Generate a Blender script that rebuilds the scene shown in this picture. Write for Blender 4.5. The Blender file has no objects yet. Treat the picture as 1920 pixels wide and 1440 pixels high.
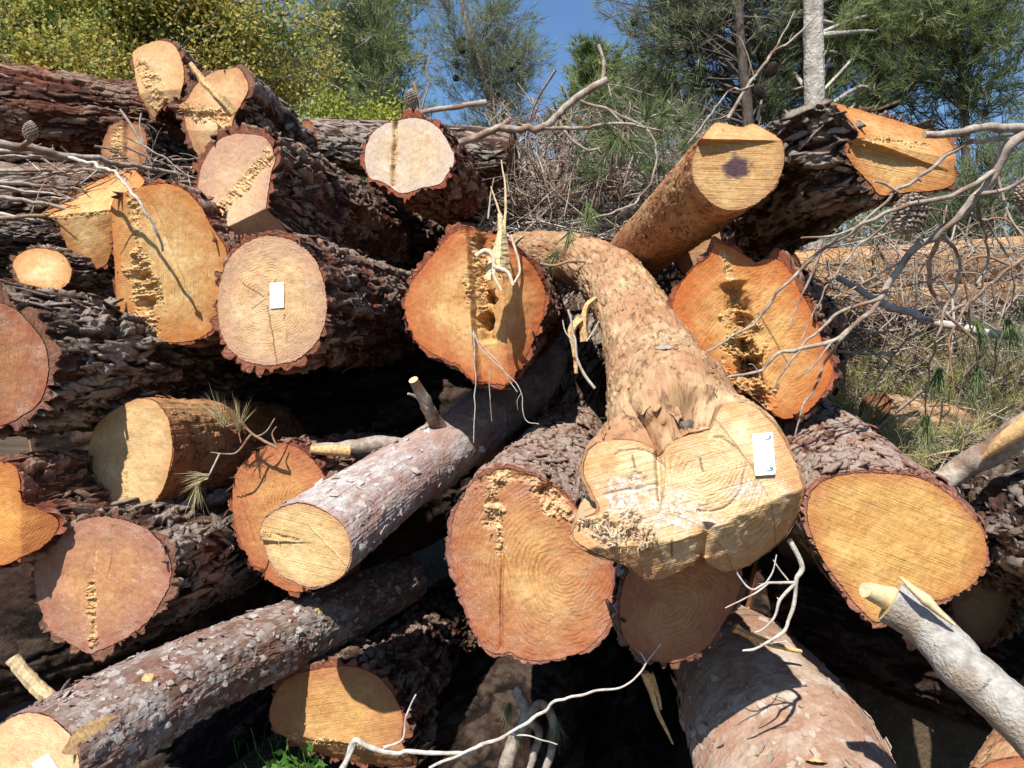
import bpy, math, random
import numpy as np
from mathutils import Vector
# ------------------------------------------------------------------ camera, sky, sun
scene = bpy.context.scene
COL = scene.collection
FPX = 1450.0
CAM = np.array([0.0, 0.0, 1.5])
PITCH = math.radians(3.2)
cam_d = bpy.data.cameras.new("camera"); cam = bpy.data.objects.new("camera", cam_d); COL.objects.link(cam)
cam.location = CAM; cam.rotation_euler = (math.radians(90) - PITCH, 0, 0)
cam_d.sensor_width = 36; cam_d.lens = 36 * FPX / 1920; cam_d.clip_start = 0.02; cam_d.clip_end = 2000
scene.camera = cam
SUN_EL = math.radians(55); SUN_AZ = math.radians(21)      # azimuth: left of straight behind the camera
S = np.array([-math.sin(SUN_AZ) * math.cos(SUN_EL), -math.cos(SUN_AZ) * math.cos(SUN_EL), math.sin(SUN_EL)])
w = bpy.data.worlds.new("World"); scene.world = w; w.use_nodes = True
nt = w.node_tree; sky = nt.nodes.new('ShaderNodeTexSky'); sky.sky_type = 'NISHITA'; sky.sun_disc = False
sky.sun_elevation = SUN_EL; sky.sun_rotation = math.atan2(S[0], S[1])
sky.air_density = 1.25; sky.dust_density = 0.3; sky.ozone_density = 2.0; sky.altitude = 0
tcn = nt.nodes.new('ShaderNodeTexCoord'); cln = nt.nodes.new('ShaderNodeTexNoise'); cln.inputs['Scale'].default_value = 2.6; cln.inputs['Detail'].default_value = 7
crp = nt.nodes.new('ShaderNodeValToRGB'); crp.color_ramp.elements[0].position = 0.56; crp.color_ramp.elements[1].position = 0.78; cmx = nt.nodes.new('ShaderNodeMix'); cmx.data_type = 'RGBA'; cmx.inputs[7].default_value = (9.0, 9.4, 10.0, 1)
nt.links.new(tcn.outputs['Generated'], cln.inputs['Vector']); nt.links.new(cln.outputs[0], crp.inputs[0]); nt.links.new(crp.outputs[0], cmx.inputs[0]); nt.links.new(sky.outputs[0], cmx.inputs[6])
tin = nt.nodes.new('ShaderNodeMix'); tin.data_type = 'RGBA'; tin.blend_type = 'MULTIPLY'; tin.inputs[0].default_value = 1.0; tin.inputs[7].default_value = (0.80, 1.02, 1.28, 1); nt.links.new(cmx.outputs[2], tin.inputs[6]); nt.links.new(tin.outputs[2], nt.nodes['Background'].inputs[0]); nt.nodes['Background'].inputs[1].default_value = 0.066
sl = bpy.data.lights.new("sun", 'SUN'); sl.energy = 5.0; sl.angle = math.radians(0.5); sl.color = (1.0, 0.955, 0.88)
so = bpy.data.objects.new("sun", sl); COL.objects.link(so); so.location = (-3, -8, 9)
so.rotation_euler = Vector(S).to_track_quat('Z', 'Y').to_euler()
scene.view_settings.view_transform = 'Standard'; scene.view_settings.look = 'None'
scene.view_settings.exposure = 0.68; scene.view_settings.gamma = 1.0
# ------------------------------------------------------------------ points and noise
RGT = np.array([1.0, 0, 0]); FWD = np.array([0, math.cos(PITCH), -math.sin(PITCH)]); UPV = np.array([0, math.sin(PITCH), math.cos(PITCH)])
def ray(px, py):
    px = np.asarray(px, float); py = np.asarray(py, float)
    return FWD + ((px - 960) / FPX)[..., None] * RGT - ((py - 720) / FPX)[..., None] * UPV
def at(px, py, d):
    return CAM + ray(px, py) * np.asarray(d, float)[..., None]
def nrm(v):
    v = np.asarray(v, float); return v / (np.linalg.norm(v, axis=-1, keepdims=True) + 1e-12)
def _h(ix, iy, iz, s):
    n = (ix.astype(np.int64) * 374761393 + iy.astype(np.int64) * 668265263 + iz.astype(np.int64) * 2147483647 + s * 974711) & 0xffffffff
    n = ((n ^ (n >> 13)) * 1274126177) & 0xffffffff
    n = ((n ^ (n >> 16)) * 2246822519) & 0xffffffff
    return ((n ^ (n >> 15)) & 0xffffff) / float(0xffffff)
def vnoise(p, s=0):
    i = np.floor(p); f = p - i; i = i.astype(np.int64); u = f * f * (3 - 2 * f); r = 0
    for dx in (0, 1):
        for dy in (0, 1):
            for dz in (0, 1):
                wt = (u[:, 0] if dx else 1 - u[:, 0]) * (u[:, 1] if dy else 1 - u[:, 1]) * (u[:, 2] if dz else 1 - u[:, 2])
                r = r + wt * _h(i[:, 0] + dx, i[:, 1] + dy, i[:, 2] + dz, s)
    return r * 2 - 1
def fbm(p, o=4, s=0, g=0.5):
    a = 1; r = 0; t = 0
    for k in range(o):
        r = r + a * vnoise(p * (2.03 ** k) + k * 7.1, s + k); t += a; a *= g
    return r / t
def worley(p, s=0):
    i = np.floor(p).astype(np.int64); F1 = np.full(len(p), 9.0); F2 = F1.copy(); idv = np.zeros(len(p))
    for dx in (-1, 0, 1):
        for dy in (-1, 0, 1):
            for dz in (-1, 0, 1):
                a, b, c = i[:, 0] + dx, i[:, 1] + dy, i[:, 2] + dz
                q = np.stack([a + _h(a, b, c, s), b + _h(a, b, c, s + 11), c + _h(a, b, c, s + 23)], 1)
                d = np.sqrt(((q - p) ** 2).sum(1)); m = d < F1
                F2 = np.where(m, F1, np.minimum(F2, d)); idv = np.where(m, _h(a, b, c, s + 37), idv); F1 = np.where(m, d, F1)
    return F1, F2, idv
def sstep(a, b, x):
    t = np.clip((x - a) / (b - a), 0, 1); return t * t * (3 - 2 * t)
def catmull(P, n):
    P = np.asarray(P, float)
    if len(P) < 3:
        t = np.linspace(0, 1, n)[:, None]; return P[0] * (1 - t) + P[-1] * t
    seg = np.linalg.norm(np.diff(P[:, :3], axis=0), axis=1); cum = np.concatenate([[0], np.cumsum(seg)]); cum /= cum[-1]
    Q = np.vstack([2 * P[0] - P[1], P, 2 * P[-1] - P[-2]]); t = np.linspace(0, 1, n)
    k = np.clip(np.searchsorted(cum, t, side='right') - 1, 0, len(P) - 2); u = ((t - cum[k]) / (cum[k + 1] - cum[k] + 1e-12))[:, None]
    a, b, c, d = Q[k], Q[k + 1], Q[k + 2], Q[k + 3]
    return 0.5 * (2 * b + (c - a) * u + (2 * a - 5 * b + 4 * c - d) * u ** 2 + (3 * b - a - 3 * c + d) * u ** 3)
# ------------------------------------------------------------------ mesh and tagging helpers
def mesh_obj(name, V, F, mat, parent=None, attrs=None, smooth=True, mats=None):
    """V (n,3) world; F = list of int arrays, each (m,3) or (m,4)"""
    V = np.asarray(V, np.float32)
    if not isinstance(F, list): F = [F]
    F = [np.asarray(f, np.int32) for f in F if len(f)]
    org = np.zeros(3)
    if parent is not None: org = np.array(parent.location)
    me = bpy.data.meshes.new(name)
    me.vertices.add(len(V)); me.vertices.foreach_set('co', (V - org.astype(np.float32)).ravel())
    nl = sum(f.size for f in F); me.loops.add(nl); me.loops.foreach_set('vertex_index', np.concatenate([f.ravel() for f in F]))
    tot = np.concatenate([np.full(len(f), f.shape[1], np.int32) for f in F]); st = np.concatenate([[0], np.cumsum(tot)[:-1]]).astype(np.int32)
    me.polygons.add(len(tot)); me.polygons.foreach_set('loop_start', st); me.polygons.foreach_set('loop_total', tot)
    me.update(calc_edges=True)
    me.polygons.foreach_set('use_smooth', np.full(len(tot), smooth))
    for k, v in (attrs or {}).items():
        v = np.asarray(v, np.float32)
        if v.ndim == 1: me.attributes.new(k, 'FLOAT', 'POINT').data.foreach_set('value', v)
        else: me.attributes.new(k, 'FLOAT_VECTOR', 'POINT').data.foreach_set('vector', v.ravel())
    for m in (mats or [mat]): me.materials.append(m)
    o = bpy.data.objects.new(name, me); COL.objects.link(o)
    if parent is not None: o.parent = parent
    return o
def thing(name, label, cat, loc, group=None, kind=None):
    o = bpy.data.objects.new(name, None); COL.objects.link(o); o.empty_display_size = 0.1
    o.location = [float(x) for x in loc]; tag(o, label, cat, group, kind); return o
def tag(o, label=None, cat=None, group=None, kind=None):
    if label: o['label'] = label
    if cat: o['category'] = cat
    if group: o['group'] = group
    if kind: o['kind'] = kind
    return o
def gridf(nr, nc, closed=True, off=0):
    i = np.arange(nr - 1)[:, None]; j = np.arange(nc if closed else nc - 1)[None, :]; j2 = (j + 1) % nc
    return np.stack([off + i * nc + j, off + (i + 1) * nc + j, off + (i + 1) * nc + j2, off + i * nc + j2], -1).reshape(-1, 4)
class MB:
    def __init__(s): s.V = []; s.F = {3: [], 4: []}; s.n = 0; s.A = []
    def add(s, V, F, a=None):
        V = np.asarray(V, float); F = np.asarray(F)
        s.V.append(V); s.F[F.shape[1]].append(F + s.n); s.n += len(V)
        s.A.append(np.full(len(V), 0.0) if a is None else np.asarray(a, float) * np.ones(len(V)))
    def tube(s, P, R, n=6, seed=0, rough=0.0, cap=True, a=None):
        P = np.asarray(P, float); m = len(P); R = np.asarray(R, float) * np.ones(m)
        T = nrm(np.gradient(P, axis=0)); u = np.cross(T[0], [0.31, 0.2, 0.93]); u = nrm(u); U = []
        for k in range(m):
            u = nrm(u - T[k] * np.dot(u, T[k])); U.append(u)
        U = np.array(U); W = np.cross(T, U); th = np.linspace(0, 2 * math.pi, n, endpoint=False)
        off = np.cos(th)[None, :, None] * U[:, None] + np.sin(th)[None, :, None] * W[:, None]
        rr = R[:, None] * np.ones((m, n))
        if rough < 0: rr = rr * (1 - rough * (np.random.RandomState(seed).rand(1, n) - 0.5) * 2) * (1 - rough * 0.25 * (np.random.RandomState(seed + 1).rand(m, n) - 0.5))
        elif rough: rr = rr * (1 + rough * (np.random.RandomState(seed).rand(m, n) - 0.5) * 2)
        V = (P[:, None] + off * rr[..., None]).reshape(-1, 3)
        s.add(V, gridf(m, n), a)
        if cap:
            c = np.vstack([V[:n], P[:1]]); s.add(c, [[i, (i + 1) % n, n] for i in range(n)], 1.0)
            c = np.vstack([V[-n:], P[-1:]]); s.add(c, [[(i + 1) % n, i, n] for i in range(n)], 1.0)
    def build(s, name, mat, parent=None, smooth=True):
        if not s.V: return None
        F = [np.concatenate(s.F[k]) for k in (3, 4) if s.F[k]]
        return mesh_obj(name, np.concatenate(s.V), F, mat, parent, {'h': np.concatenate(s.A)}, smooth)
# ------------------------------------------------------------------ materials
class NT:
    def __init__(s, name):
        s.m = bpy.data.materials.new(name); s.m.use_nodes = True; s.t = s.m.node_tree
        s.b = s.t.nodes['Principled BSDF']; s.b.inputs['Roughness'].default_value = 0.85
        s.b.inputs['Specular IOR Level'].default_value = 0.25
    def n(s, t, **k):
        o = s.t.nodes.new(t)
        for a, v in k.items():
            if a in ('i',):
                for q, x in v.items():
                    if isinstance(x, bpy.types.NodeSocket): s.t.links.new(x, o.inputs[q])
                    else: o.inputs[q].default_value = x
            else: setattr(o, a, v)
        return o
    def attr(s, name, vec=False):
        o = s.n('ShaderNodeAttribute', attribute_name=name); return o.outputs['Vector' if vec else 'Fac']
    def math(s, op, a, b=0.0, c=0.0, clamp=False):
        return s.n('ShaderNodeMath', operation=op, use_clamp=clamp, i={0: a, 1: b, 2: c}).outputs[0]
    def vmul(s, a, b): return s.n('ShaderNodeVectorMath', operation='MULTIPLY', i={0: a, 1: b}).outputs[0]
    def vadd(s, a, b): return s.n('ShaderNodeVectorMath', operation='ADD', i={0: a, 1: b}).outputs[0]
    def noise(s, vec, sc, det=3, rough=0.55, col=False):
        o = s.n('ShaderNodeTexNoise', i={'Vector': vec, 'Scale': sc, 'Detail': det, 'Roughness': rough}); return o.outputs[1 if col else 0]
    def vor(s, vec, sc, feature='F1', out='Distance'):
        return s.n('ShaderNodeTexVoronoi', feature=feature, i={'Vector': vec, 'Scale': sc}).outputs[out]
    def ramp(s, f, stops):
        o = s.n('ShaderNodeValToRGB', i={0: f}); e = o.color_ramp.elements
        while len(e) < len(stops): e.new(0.5)
        for k, (p, c) in enumerate(stops):
            e[k].position = p; e[k].color = tuple(c) + (1,) if hasattr(c, '__len__') else (c, c, c, 1)
        return o.outputs[0]
    def mix(s, f, a, b, mode='MIX'):
        o = s.n('ShaderNodeMix', data_type='RGBA', blend_type=mode)
        for q, x in ((0, f), (6, a), (7, b)):
            if isinstance(x, bpy.types.NodeSocket): s.t.links.new(x, o.inputs[q])
            else: o.inputs[q].default_value = (tuple(x) + (1,)) if hasattr(x, '__len__') else x
        return o.outputs[2]
    def bump(s, h, st=0.5, dist=0.01, nrmi=None):
        k = {'Height': h, 'Strength': st, 'Distance': dist}
        if nrmi is not None: k['Normal'] = nrmi
        return s.n('ShaderNodeBump', i=k).outputs[0]
    def done(s, col, normal=None, rough=None, spec=None, trans=None):
        if isinstance(col, bpy.types.NodeSocket): s.t.links.new(col, s.b.inputs['Base Color'])
        else: s.b.inputs['Base Color'].default_value = tuple(col) + (1,)
        if normal is not None: s.t.links.new(normal, s.b.inputs['Normal'])
        if rough is not None: s.b.inputs['Roughness'].default_value = rough
        if spec is not None: s.b.inputs['Specular IOR Level'].default_value = spec
        if trans:
            o = s.n('ShaderNodeBsdfTranslucent'); m = s.n('ShaderNodeMixShader', i={0: trans, 1: s.b.outputs[0], 2: o.outputs[0]})
            if isinstance(col, bpy.types.NodeSocket): s.t.links.new(col, o.inputs[0])
            else: o.inputs[0].default_value = tuple(col) + (1,)
            s.t.links.new(m.outputs[0], s.t.nodes['Material Output'].inputs[0])
        return s.m
def mat_bark(name, low, mid, top, red, redamt=0.5, fine=(0.22, 0.17, 0.14)):
    k = NT(name); q = k.attr('q', True); h = k.attr('h'); cut = k.attr('cut')
    n1 = k.noise(q, 9, 4); n2 = k.noise(k.vmul(q, (1, 1, 0.4)), 95, 5, 0.7); n3 = k.noise(k.vmul(q, (1, 1, 0.6)), 330, 3, 0.6)
    hh = k.math('ADD', h, k.math('MULTIPLY', k.math('SUBTRACT', n2, 0.5), 0.55))
    c = k.ramp(hh, [(0.10, low), (0.38, mid), (0.78, top)])
    rm = k.math('MULTIPLY', k.ramp(k.noise(q, 5.5, 5, 0.6), [(0.47, 0.0), (0.62, 1.0)]), redamt)
    rm = k.math('MULTIPLY', rm, k.ramp(h, [(0.2, 1.0), (0.95, 0.35)]))
    c = k.mix(rm, c, red)
    c = k.mix(k.math('MULTIPLY', k.ramp(n3, [(0.5, 0.0), (0.75, 1.0)]), 0.55), c, fine)
    c = k.mix(0.7, c, k.ramp(n2, [(0.3, 0.25), (0.62, 1.0)]), 'MULTIPLY')
    cc = k.mix(k.ramp(n2, [(0.3, 0.0), (0.7, 1.0)]), (red[0] * 0.75, red[1] * 0.7, red[2] * 0.7), (min(1, red[0] * 1.9), red[1] * 2.3, red[2] * 2.4))
    c = k.mix(k.math('MULTIPLY', cut, 0.85), c, cc)
    b = k.bump(k.math('ADD', k.math('MULTIPLY', n2, 1.0), k.math('MULTIPLY', n3, 0.4)), 0.9, 0.006)
    return k.done(c, b, 0.92, 0.15)
def mat_flaky(name, a, b_, c_, pink, k0=34.0):
    k = NT(name); q = k.attr('q', True); h = k.attr('h'); cut = k.attr('cut')
    qs = k.vadd(k.vmul(q, (1, 1, 0.55)), k.vmul(k.noise(q, 45, 4, col=True), (0.03, 0.03, 0.03)))
    cell = k.n('ShaderNodeTexVoronoi', feature='F1', i={'Vector': qs, 'Scale': k0})
    n1 = k.noise(q, 7, 4); n2 = k.noise(k.vmul(q, (1, 1, 0.5)), 120, 4, 0.6); n3 = k.noise(q, 24, 4, 0.65)
    sepc = k.n('ShaderNodeSeparateColor', i={0: cell.outputs['Color']})
    c = k.mix(k.ramp(n3, [(0.38, 0.0), (0.6, 1.0)]), b_, a)
    c = k.mix(k.math('MULTIPLY', k.ramp(sepc.outputs[1], [(0.45, 0.0), (0.8, 1.0)]), 0.5), c, c_)
    c = k.mix(k.math('MULTIPLY', k.ramp(n1, [(0.45, 0.0), (0.6, 1.0)]), 0.7), c, pink)
    c = k.mix(k.ramp(h, [(0.0, 0.55), (0.3, 0.0)]), c, (pink[0] * 0.5, pink[1] * 0.45, pink[2] * 0.42))
    c = k.mix(k.ramp(h, [(0.6, 0.0), (0.85, 0.75)]), c, c_)
    c = k.mix(0.5, c, k.ramp(n2, [(0.2, 0.4), (0.7, 1.0)]), 'MULTIPLY')
    c = k.mix(k.math('MULTIPLY', cut, 0.8), c, pink)
    hh = k.math('ADD', k.math('MULTIPLY', sepc.outputs[2], 0.6), k.math('ADD', k.math('MULTIPLY', n2, 0.8), n3))
    return k.done(c, k.bump(hh, 0.8, 0.004), 0.85, 0.25)
def mat_peeled(name, pale, mid, dark, red):
    k = NT(name); q = k.attr('q', True); cut = k.attr('cut')
    n1 = k.noise(k.vmul(q, (1, 1, 0.6)), 16, 6, 0.65); n2 = k.noise(k.vmul(q, (1, 1, 0.5)), 48, 5, 0.7); n3 = k.noise(k.vmul(q, (1, 1, 0.1)), 160, 3, 0.6); n4 = k.noise(q, 4, 3)
    c = k.mix(k.ramp(n1, [(0.38, 0.0), (0.6, 1.0)]), pale, mid)
    c = k.mix(k.math('MULTIPLY', k.ramp(n4, [(0.45, 0.0), (0.6, 1.0)]), 0.7), c, red)
    c = k.mix(k.math('MULTIPLY', k.ramp(n2, [(0.52, 0.0), (0.62, 1.0)]), 0.8), c, dark)
    c = k.mix(k.ramp(k.attr('h'), [(0.1, 0.6), (0.4, 0.0)]), c, dark)
    c = k.mix(0.45, c, k.ramp(n3, [(0.25, 0.45), (0.6, 1.0)]), 'MULTIPLY')
    c = k.mix(k.math('MULTIPLY', cut, 0.7), c, red)
    return k.done(c, k.bump(k.math('ADD', k.math('MULTIPLY', n2, 0.8), k.math('MULTIPLY', n3, 0.6)), 0.9, 0.004), 0.8, 0.25)
def mat_wood(name, pale, mid, rim, ring=0.5, rw=0.007, saw=0.4, ang=0.0, stain=0.0, torn=(0.64, 0.43, 0.19), grad=(0.35, 1.0), dark=0.0, crust=0.0, checks=(), streak=0.5):
    k = NT(name); rc = k.attr('rc', True); rm = k.attr('rim'); tm = k.attr('torn')
    wv = k.vadd(rc, k.vmul(k.noise(rc, 6, 4, col=True), (0.085, 0.085, 0.0)))
    ln = k.n('ShaderNodeVectorMath', operation='LENGTH', i={0: k.vadd(wv, (-0.0425, -0.0425, 0))}).outputs['Value']
    rn = k.math('SINE', k.math('MULTIPLY', k.math('ADD', ln, k.math('MULTIPLY', k.noise(rc, 22, 2), 0.006)), 2 * math.pi / rw))
    rn = k.ramp(k.math('MULTIPLY_ADD', rn, 0.5, 0.5), [(0.4, 0.0), (0.95, 1.0)])
    rn = k.math('MULTIPLY', rn, k.ramp(k.noise(rc, 13, 4, 0.65), [(0.4, 0.08), (0.62, 1.0)]))
    mp = k.n('ShaderNodeMapping', vector_type='TEXTURE', i={'Vector': rc, 'Rotation': (0, 0, math.radians(ang)), 'Scale': (0.2, 0.0033, 1)}).outputs[0]
    sw = k.noise(mp, 1.0, 3, 0.6)
    mp2 = k.n('ShaderNodeMapping', vector_type='TEXTURE', i={'Vector': rc, 'Rotation': (0, 0, math.radians(ang + 4)), 'Scale': (0.4, 0.010, 1)}).outputs[0]
    sw2 = k.noise(mp2, 1.0, 3, 0.6)
    n1 = k.noise(rc, 14, 5, 0.6); n2 = k.noise(rc, 330, 2, 0.6); n4 = k.noise(rc, 60, 4, 0.7)
    c = k.mix(k.ramp(n1, [(0.35, 0.0), (0.68, 1.0)]), pale, mid)
    c = k.mix(k.math('MULTIPLY', rn, ring), c, (mid[0] * 0.72, mid[1] * 0.58, mid[2] * 0.42))
    c = k.mix(k.math('MULTIPLY', k.ramp(sw, [(0.48, 0.0), (0.66, 1.0)]), saw), c, (mid[0] * 0.66, mid[1] * 0.52, mid[2] * 0.4))
    c = k.mix(k.math('MULTIPLY', k.ramp(sw2, [(0.5, 0.0), (0.7, 1.0)]), saw * 0.7), c, (pale[0] * 1.15, pale[1] * 1.1, pale[2]))
    mp3 = k.n('ShaderNodeMapping', vector_type='TEXTURE', i={'Vector': rc, 'Rotation': (0, 0, math.radians(ang - 3)), 'Location': (1.3, 0.4, 0), 'Scale': (0.2, 0.04, 1)}).outputs[0]
    c = k.mix(k.math('MULTIPLY', k.ramp(k.noise(mp3, 1.0, 4, 0.6), [(0.5, 0.0), (0.68, 1.0)]), streak), c, (rim[0] * 0.5 + mid[0] * 0.5, rim[1] * 0.5 + mid[1] * 0.5, rim[2] * 0.5 + mid[2] * 0.5))
    c = k.mix(k.math('MULTIPLY', k.ramp(k.noise(k.vadd(rc, (4, 9, 0)), 8, 5, 0.7), [(0.48, 0.0), (0.64, 1.0)]), 0.45), c, (rim[0] * 0.7 + 0.05, rim[1] * 0.85, rim[2] * 0.9))
    c = k.mix(k.math('MULTIPLY', k.ramp(k.noise(k.vadd(rc, (7, 2, 0)), 11, 5, 0.65), [(0.5, 0.0), (0.66, 1.0)]), 0.5), c, (min(0.85, pale[0] * 1.2), pale[1] * 1.25, pale[2] * 1.35))
    rr = k.ramp(k.math('ADD', rm, k.math('MULTIPLY', k.math('SUBTRACT', n1, 0.5), 0.45)), [(grad[0], 0.0), (grad[1], 1.0)])
    c = k.mix(rr, c, rim)
    if stain:
        st = k.math('MULTIPLY', k.ramp(k.noise(k.vadd(rc, (3, 1, 0)), 17, 5, 0.62), [(0.42, 0.0), (0.62, 1.0)]), k.ramp(rm, [(0.3, 0.15), (0.85, 1.0)]))
        sc = k.mix(k.ramp(n2, [(0.5, 0.0), (0.62, 1.0)]), (0.38, 0.21, 0.13), (0.64, 0.50, 0.39))
        c = k.mix(k.math('MULTIPLY', st, stain), c, sc)
    c = k.mix(0.42, c, k.ramp(n2, [(0.28, 0.3), (0.55, 1.0)]), 'MULTIPLY')
    c = k.mix(0.5, c, k.ramp(n4, [(0.3, 0.55), (0.6, 1.0)]), 'MULTIPLY')
    c = k.mix(k.math('MULTIPLY', k.ramp(n4, [(0.66, 0.0), (0.72, 1.0)]), 0.5), c, (rim[0] * 0.5, rim[1] * 0.5, rim[2] * 0.5))
    tc = k.mix(k.ramp(n4, [(0.4, 0.0), (0.6, 1.0)]), torn, (torn[0] * 0.5, torn[1] * 0.36, torn[2] * 0.28)); tc = k.mix(k.ramp(n2, [(0.5, 0.0), (0.62, 0.7)]), tc, (torn[0] * 1.15, torn[1] * 1.2, torn[2] * 1.4))
    c = k.mix(tm, c, tc)
    wn = k.math('MULTIPLY', k.math('SUBTRACT', k.noise(rc, 26, 3), 0.5), 0.012)
    for (al, r0, r1) in checks:
        al = math.radians(al); ca, sa = math.cos(al), math.sin(al)
        pr = k.n('ShaderNodeVectorMath', operation='DOT_PRODUCT', i={0: rc, 1: (-sa, ca, 0)}).outputs['Value']; ln2 = k.n('ShaderNodeVectorMath', operation='DOT_PRODUCT', i={0: rc, 1: (ca, sa, 0)}).outputs['Value']
        m_ = k.ramp(k.math('ABSOLUTE', k.math('ADD', pr, wn)), [(0.0004, 1.0), (0.0017, 0.0)]); m_ = k.math('MULTIPLY', m_, k.math('MULTIPLY', k.math('GREATER_THAN', ln2, r0), k.math('LESS_THAN', ln2, r1)))
        c = k.mix(k.math('MULTIPLY', m_, 0.85), c, (0.10, 0.05, 0.025))
    if crust:
        cn = k.noise(k.vadd(rc, (2, 5, 0)), 75, 5, 0.7); cv = k.vor(k.vadd(rc, k.vmul(k.noise(rc, 60, 3, col=True), (0.03, 0.03, 0.0))), 38, 'DISTANCE_TO_EDGE')
        cc = k.mix(k.ramp(cn, [(0.45, 0.0), (0.58, 1.0)]), (0.50, 0.34, 0.20), (0.66, 0.60, 0.56)); cc = k.mix(k.ramp(cv, [(0.005, 0.8), (0.03, 0.0)]), cc, (0.16, 0.10, 0.06))
        c = k.mix(k.math('MULTIPLY', k.attr('spot'), crust), c, cc)
    if dark:
        dd = k.math('MULTIPLY', k.attr('spot'), dark)
        c = k.mix(dd, c, k.mix(n4, (0.015, 0.008, 0.014), (0.10, 0.05, 0.07)))
    hh = k.math('ADD', k.math('MULTIPLY', sw, saw * 1.6), k.math('ADD', k.math('MULTIPLY', n4, 0.4), k.math('MULTIPLY', n2, 0.25)))
    hh = k.math('ADD', hh, k.math('MULTIPLY', rn, -0.25 * ring))
    return k.done(c, k.bump(hh, 0.8, 0.004), 0.78, 0.25)
def mat_simple(name, c1, c2, sc=20, bump=0.4, rough=0.85, trans=None, c3=None, bd=0.004, cutcol=None):
    k = NT(name); g = k.n('ShaderNodeNewGeometry').outputs['Position']
    n1 = k.noise(g, sc, 4, 0.6); c = k.mix(k.ramp(n1, [(0.35, 0.0), (0.65, 1.0)]), c1, c2)
    if c3: c = k.mix(k.ramp(k.noise(g, sc * 0.23, 3), [(0.48, 0.0), (0.62, 1.0)]), c, c3)
    if cutcol: c = k.mix(k.attr('h'), c, cutcol)
    return k.done(c, k.bump(k.noise(g, sc * 4, 3), bump, bd) if bump else None, rough, 0.2, trans)
M = {}
M['rough'] = mat_bark('bark_rough', (0.035, 0.014, 0.009), (0.13, 0.07, 0.045), (0.30, 0.225, 0.175), (0.20, 0.062, 0.034), 0.65)
M['rough_red'] = mat_bark('bark_rough_red', (0.04, 0.013, 0.008), (0.15, 0.068, 0.042), (0.31, 0.21, 0.155), (0.24, 0.065, 0.034), 0.9)
M['grey'] = mat_bark('bark_grey', (0.028, 0.016, 0.011), (0.125, 0.085, 0.06), (0.34, 0.28, 0.235), (0.16, 0.065, 0.04), 0.45)
M['dark'] = mat_bark('bark_painted_shade', (0.008, 0.005, 0.004), (0.03, 0.018, 0.013), (0.075, 0.052, 0.04), (0.05, 0.02, 0.013), 0.5, (0.06, 0.045, 0.035))  # bark colour darkened to paint in the shade of the gaps
M['plate'] = mat_bark('bark_plate', (0.055, 0.022, 0.014), (0.23, 0.135, 0.10), (0.40, 0.31, 0.25), (0.29, 0.11, 0.07), 0.65)
M['flaky'] = mat_flaky('bark_flaky_grey_pink', (0.46, 0.40, 0.37), (0.34, 0.25, 0.215), (0.60, 0.56, 0.53), (0.36, 0.20, 0.155))
M['flaky_dark'] = mat_flaky('bark_flaky_brown', (0.27, 0.20, 0.165), (0.17, 0.105, 0.08), (0.50, 0.46, 0.42), (0.20, 0.09, 0.06), 42)
M['flaky_tan'] = mat_flaky('bark_flaky_tan', (0.44, 0.34, 0.26), (0.36, 0.235, 0.165), (0.52, 0.44, 0.37), (0.33, 0.17, 0.105), 22)
M['peeled'] = mat_peeled('peeled_tan', (0.54, 0.365, 0.205), (0.38, 0.22, 0.11), (0.12, 0.06, 0.035), (0.35, 0.165, 0.08))
M['peeled_o'] = mat_peeled('peeled_orange', (0.50, 0.29, 0.13), (0.36, 0.17, 0.07), (0.10, 0.04, 0.02), (0.33, 0.12, 0.05))
M['peeled_y'] = mat_peeled('peeled_yellow', (0.55, 0.36, 0.17), (0.45, 0.26, 0.12), (0.22, 0.10, 0.05), (0.38, 0.19, 0.09))
M['smooth'] = mat_peeled('bark_smooth_silver', (0.50, 0.46, 0.41), (0.37, 0.33, 0.29), (0.14, 0.10, 0.08), (0.42, 0.34, 0.26))
M['twig'] = mat_simple('dead_twig_grey', (0.24, 0.19, 0.15), (0.42, 0.36, 0.30), 60, 0.5, c3=(0.20, 0.12, 0.08), cutcol=(0.6, 0.45, 0.25))
M['silver'] = mat_simple('silver_bark', (0.24, 0.215, 0.19), (0.44, 0.41, 0.37), 38, 0.9, c3=(0.27, 0.21, 0.15), bd=0.006, cutcol=(0.6, 0.45, 0.25))
M['twig_pale'] = mat_simple('dead_twig_pale', (0.36, 0.31, 0.26), (0.56, 0.51, 0.45), 60, 0.5, cutcol=(0.6, 0.45, 0.25))
M['twig_brown'] = mat_simple('dead_twig_brown', (0.16, 0.10, 0.07), (0.32, 0.24, 0.18), 50, 0.5, c3=(0.30, 0.17, 0.09), cutcol=(0.6, 0.45, 0.25))
M['splinter'] = mat_simple('torn_wood_fibre', (0.42, 0.23, 0.09), (0.70, 0.49, 0.24), 120, 0.4)
M['splinter_pale'] = mat_simple('torn_wood_fibre_pale', (0.55, 0.40, 0.20), (0.72, 0.56, 0.34), 120, 0.4)
M['pulp'] = mat_simple('shredded_fibre_grey', (0.50, 0.40, 0.27), (0.74, 0.64, 0.48), 120, 0.4)
M['needle_g'] = mat_simple('pine_needle_green', (0.10, 0.145, 0.05), (0.19, 0.24, 0.10), 30, 0, 0.5, 0.3)
M['needle_d'] = mat_simple('pine_needle_dry', (0.36, 0.28, 0.14), (0.52, 0.44, 0.24), 30, 0, 0.6, 0.25)
M['grass_dry'] = mat_simple('grass_straw_green', (0.26, 0.27, 0.09), (0.50, 0.44, 0.20), 6, 0, 0.6, 0.3)
M['cone'] = mat_simple('pine_cone_scale', (0.22, 0.16, 0.12), (0.46, 0.38, 0.31), 90, 0.4)
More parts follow.
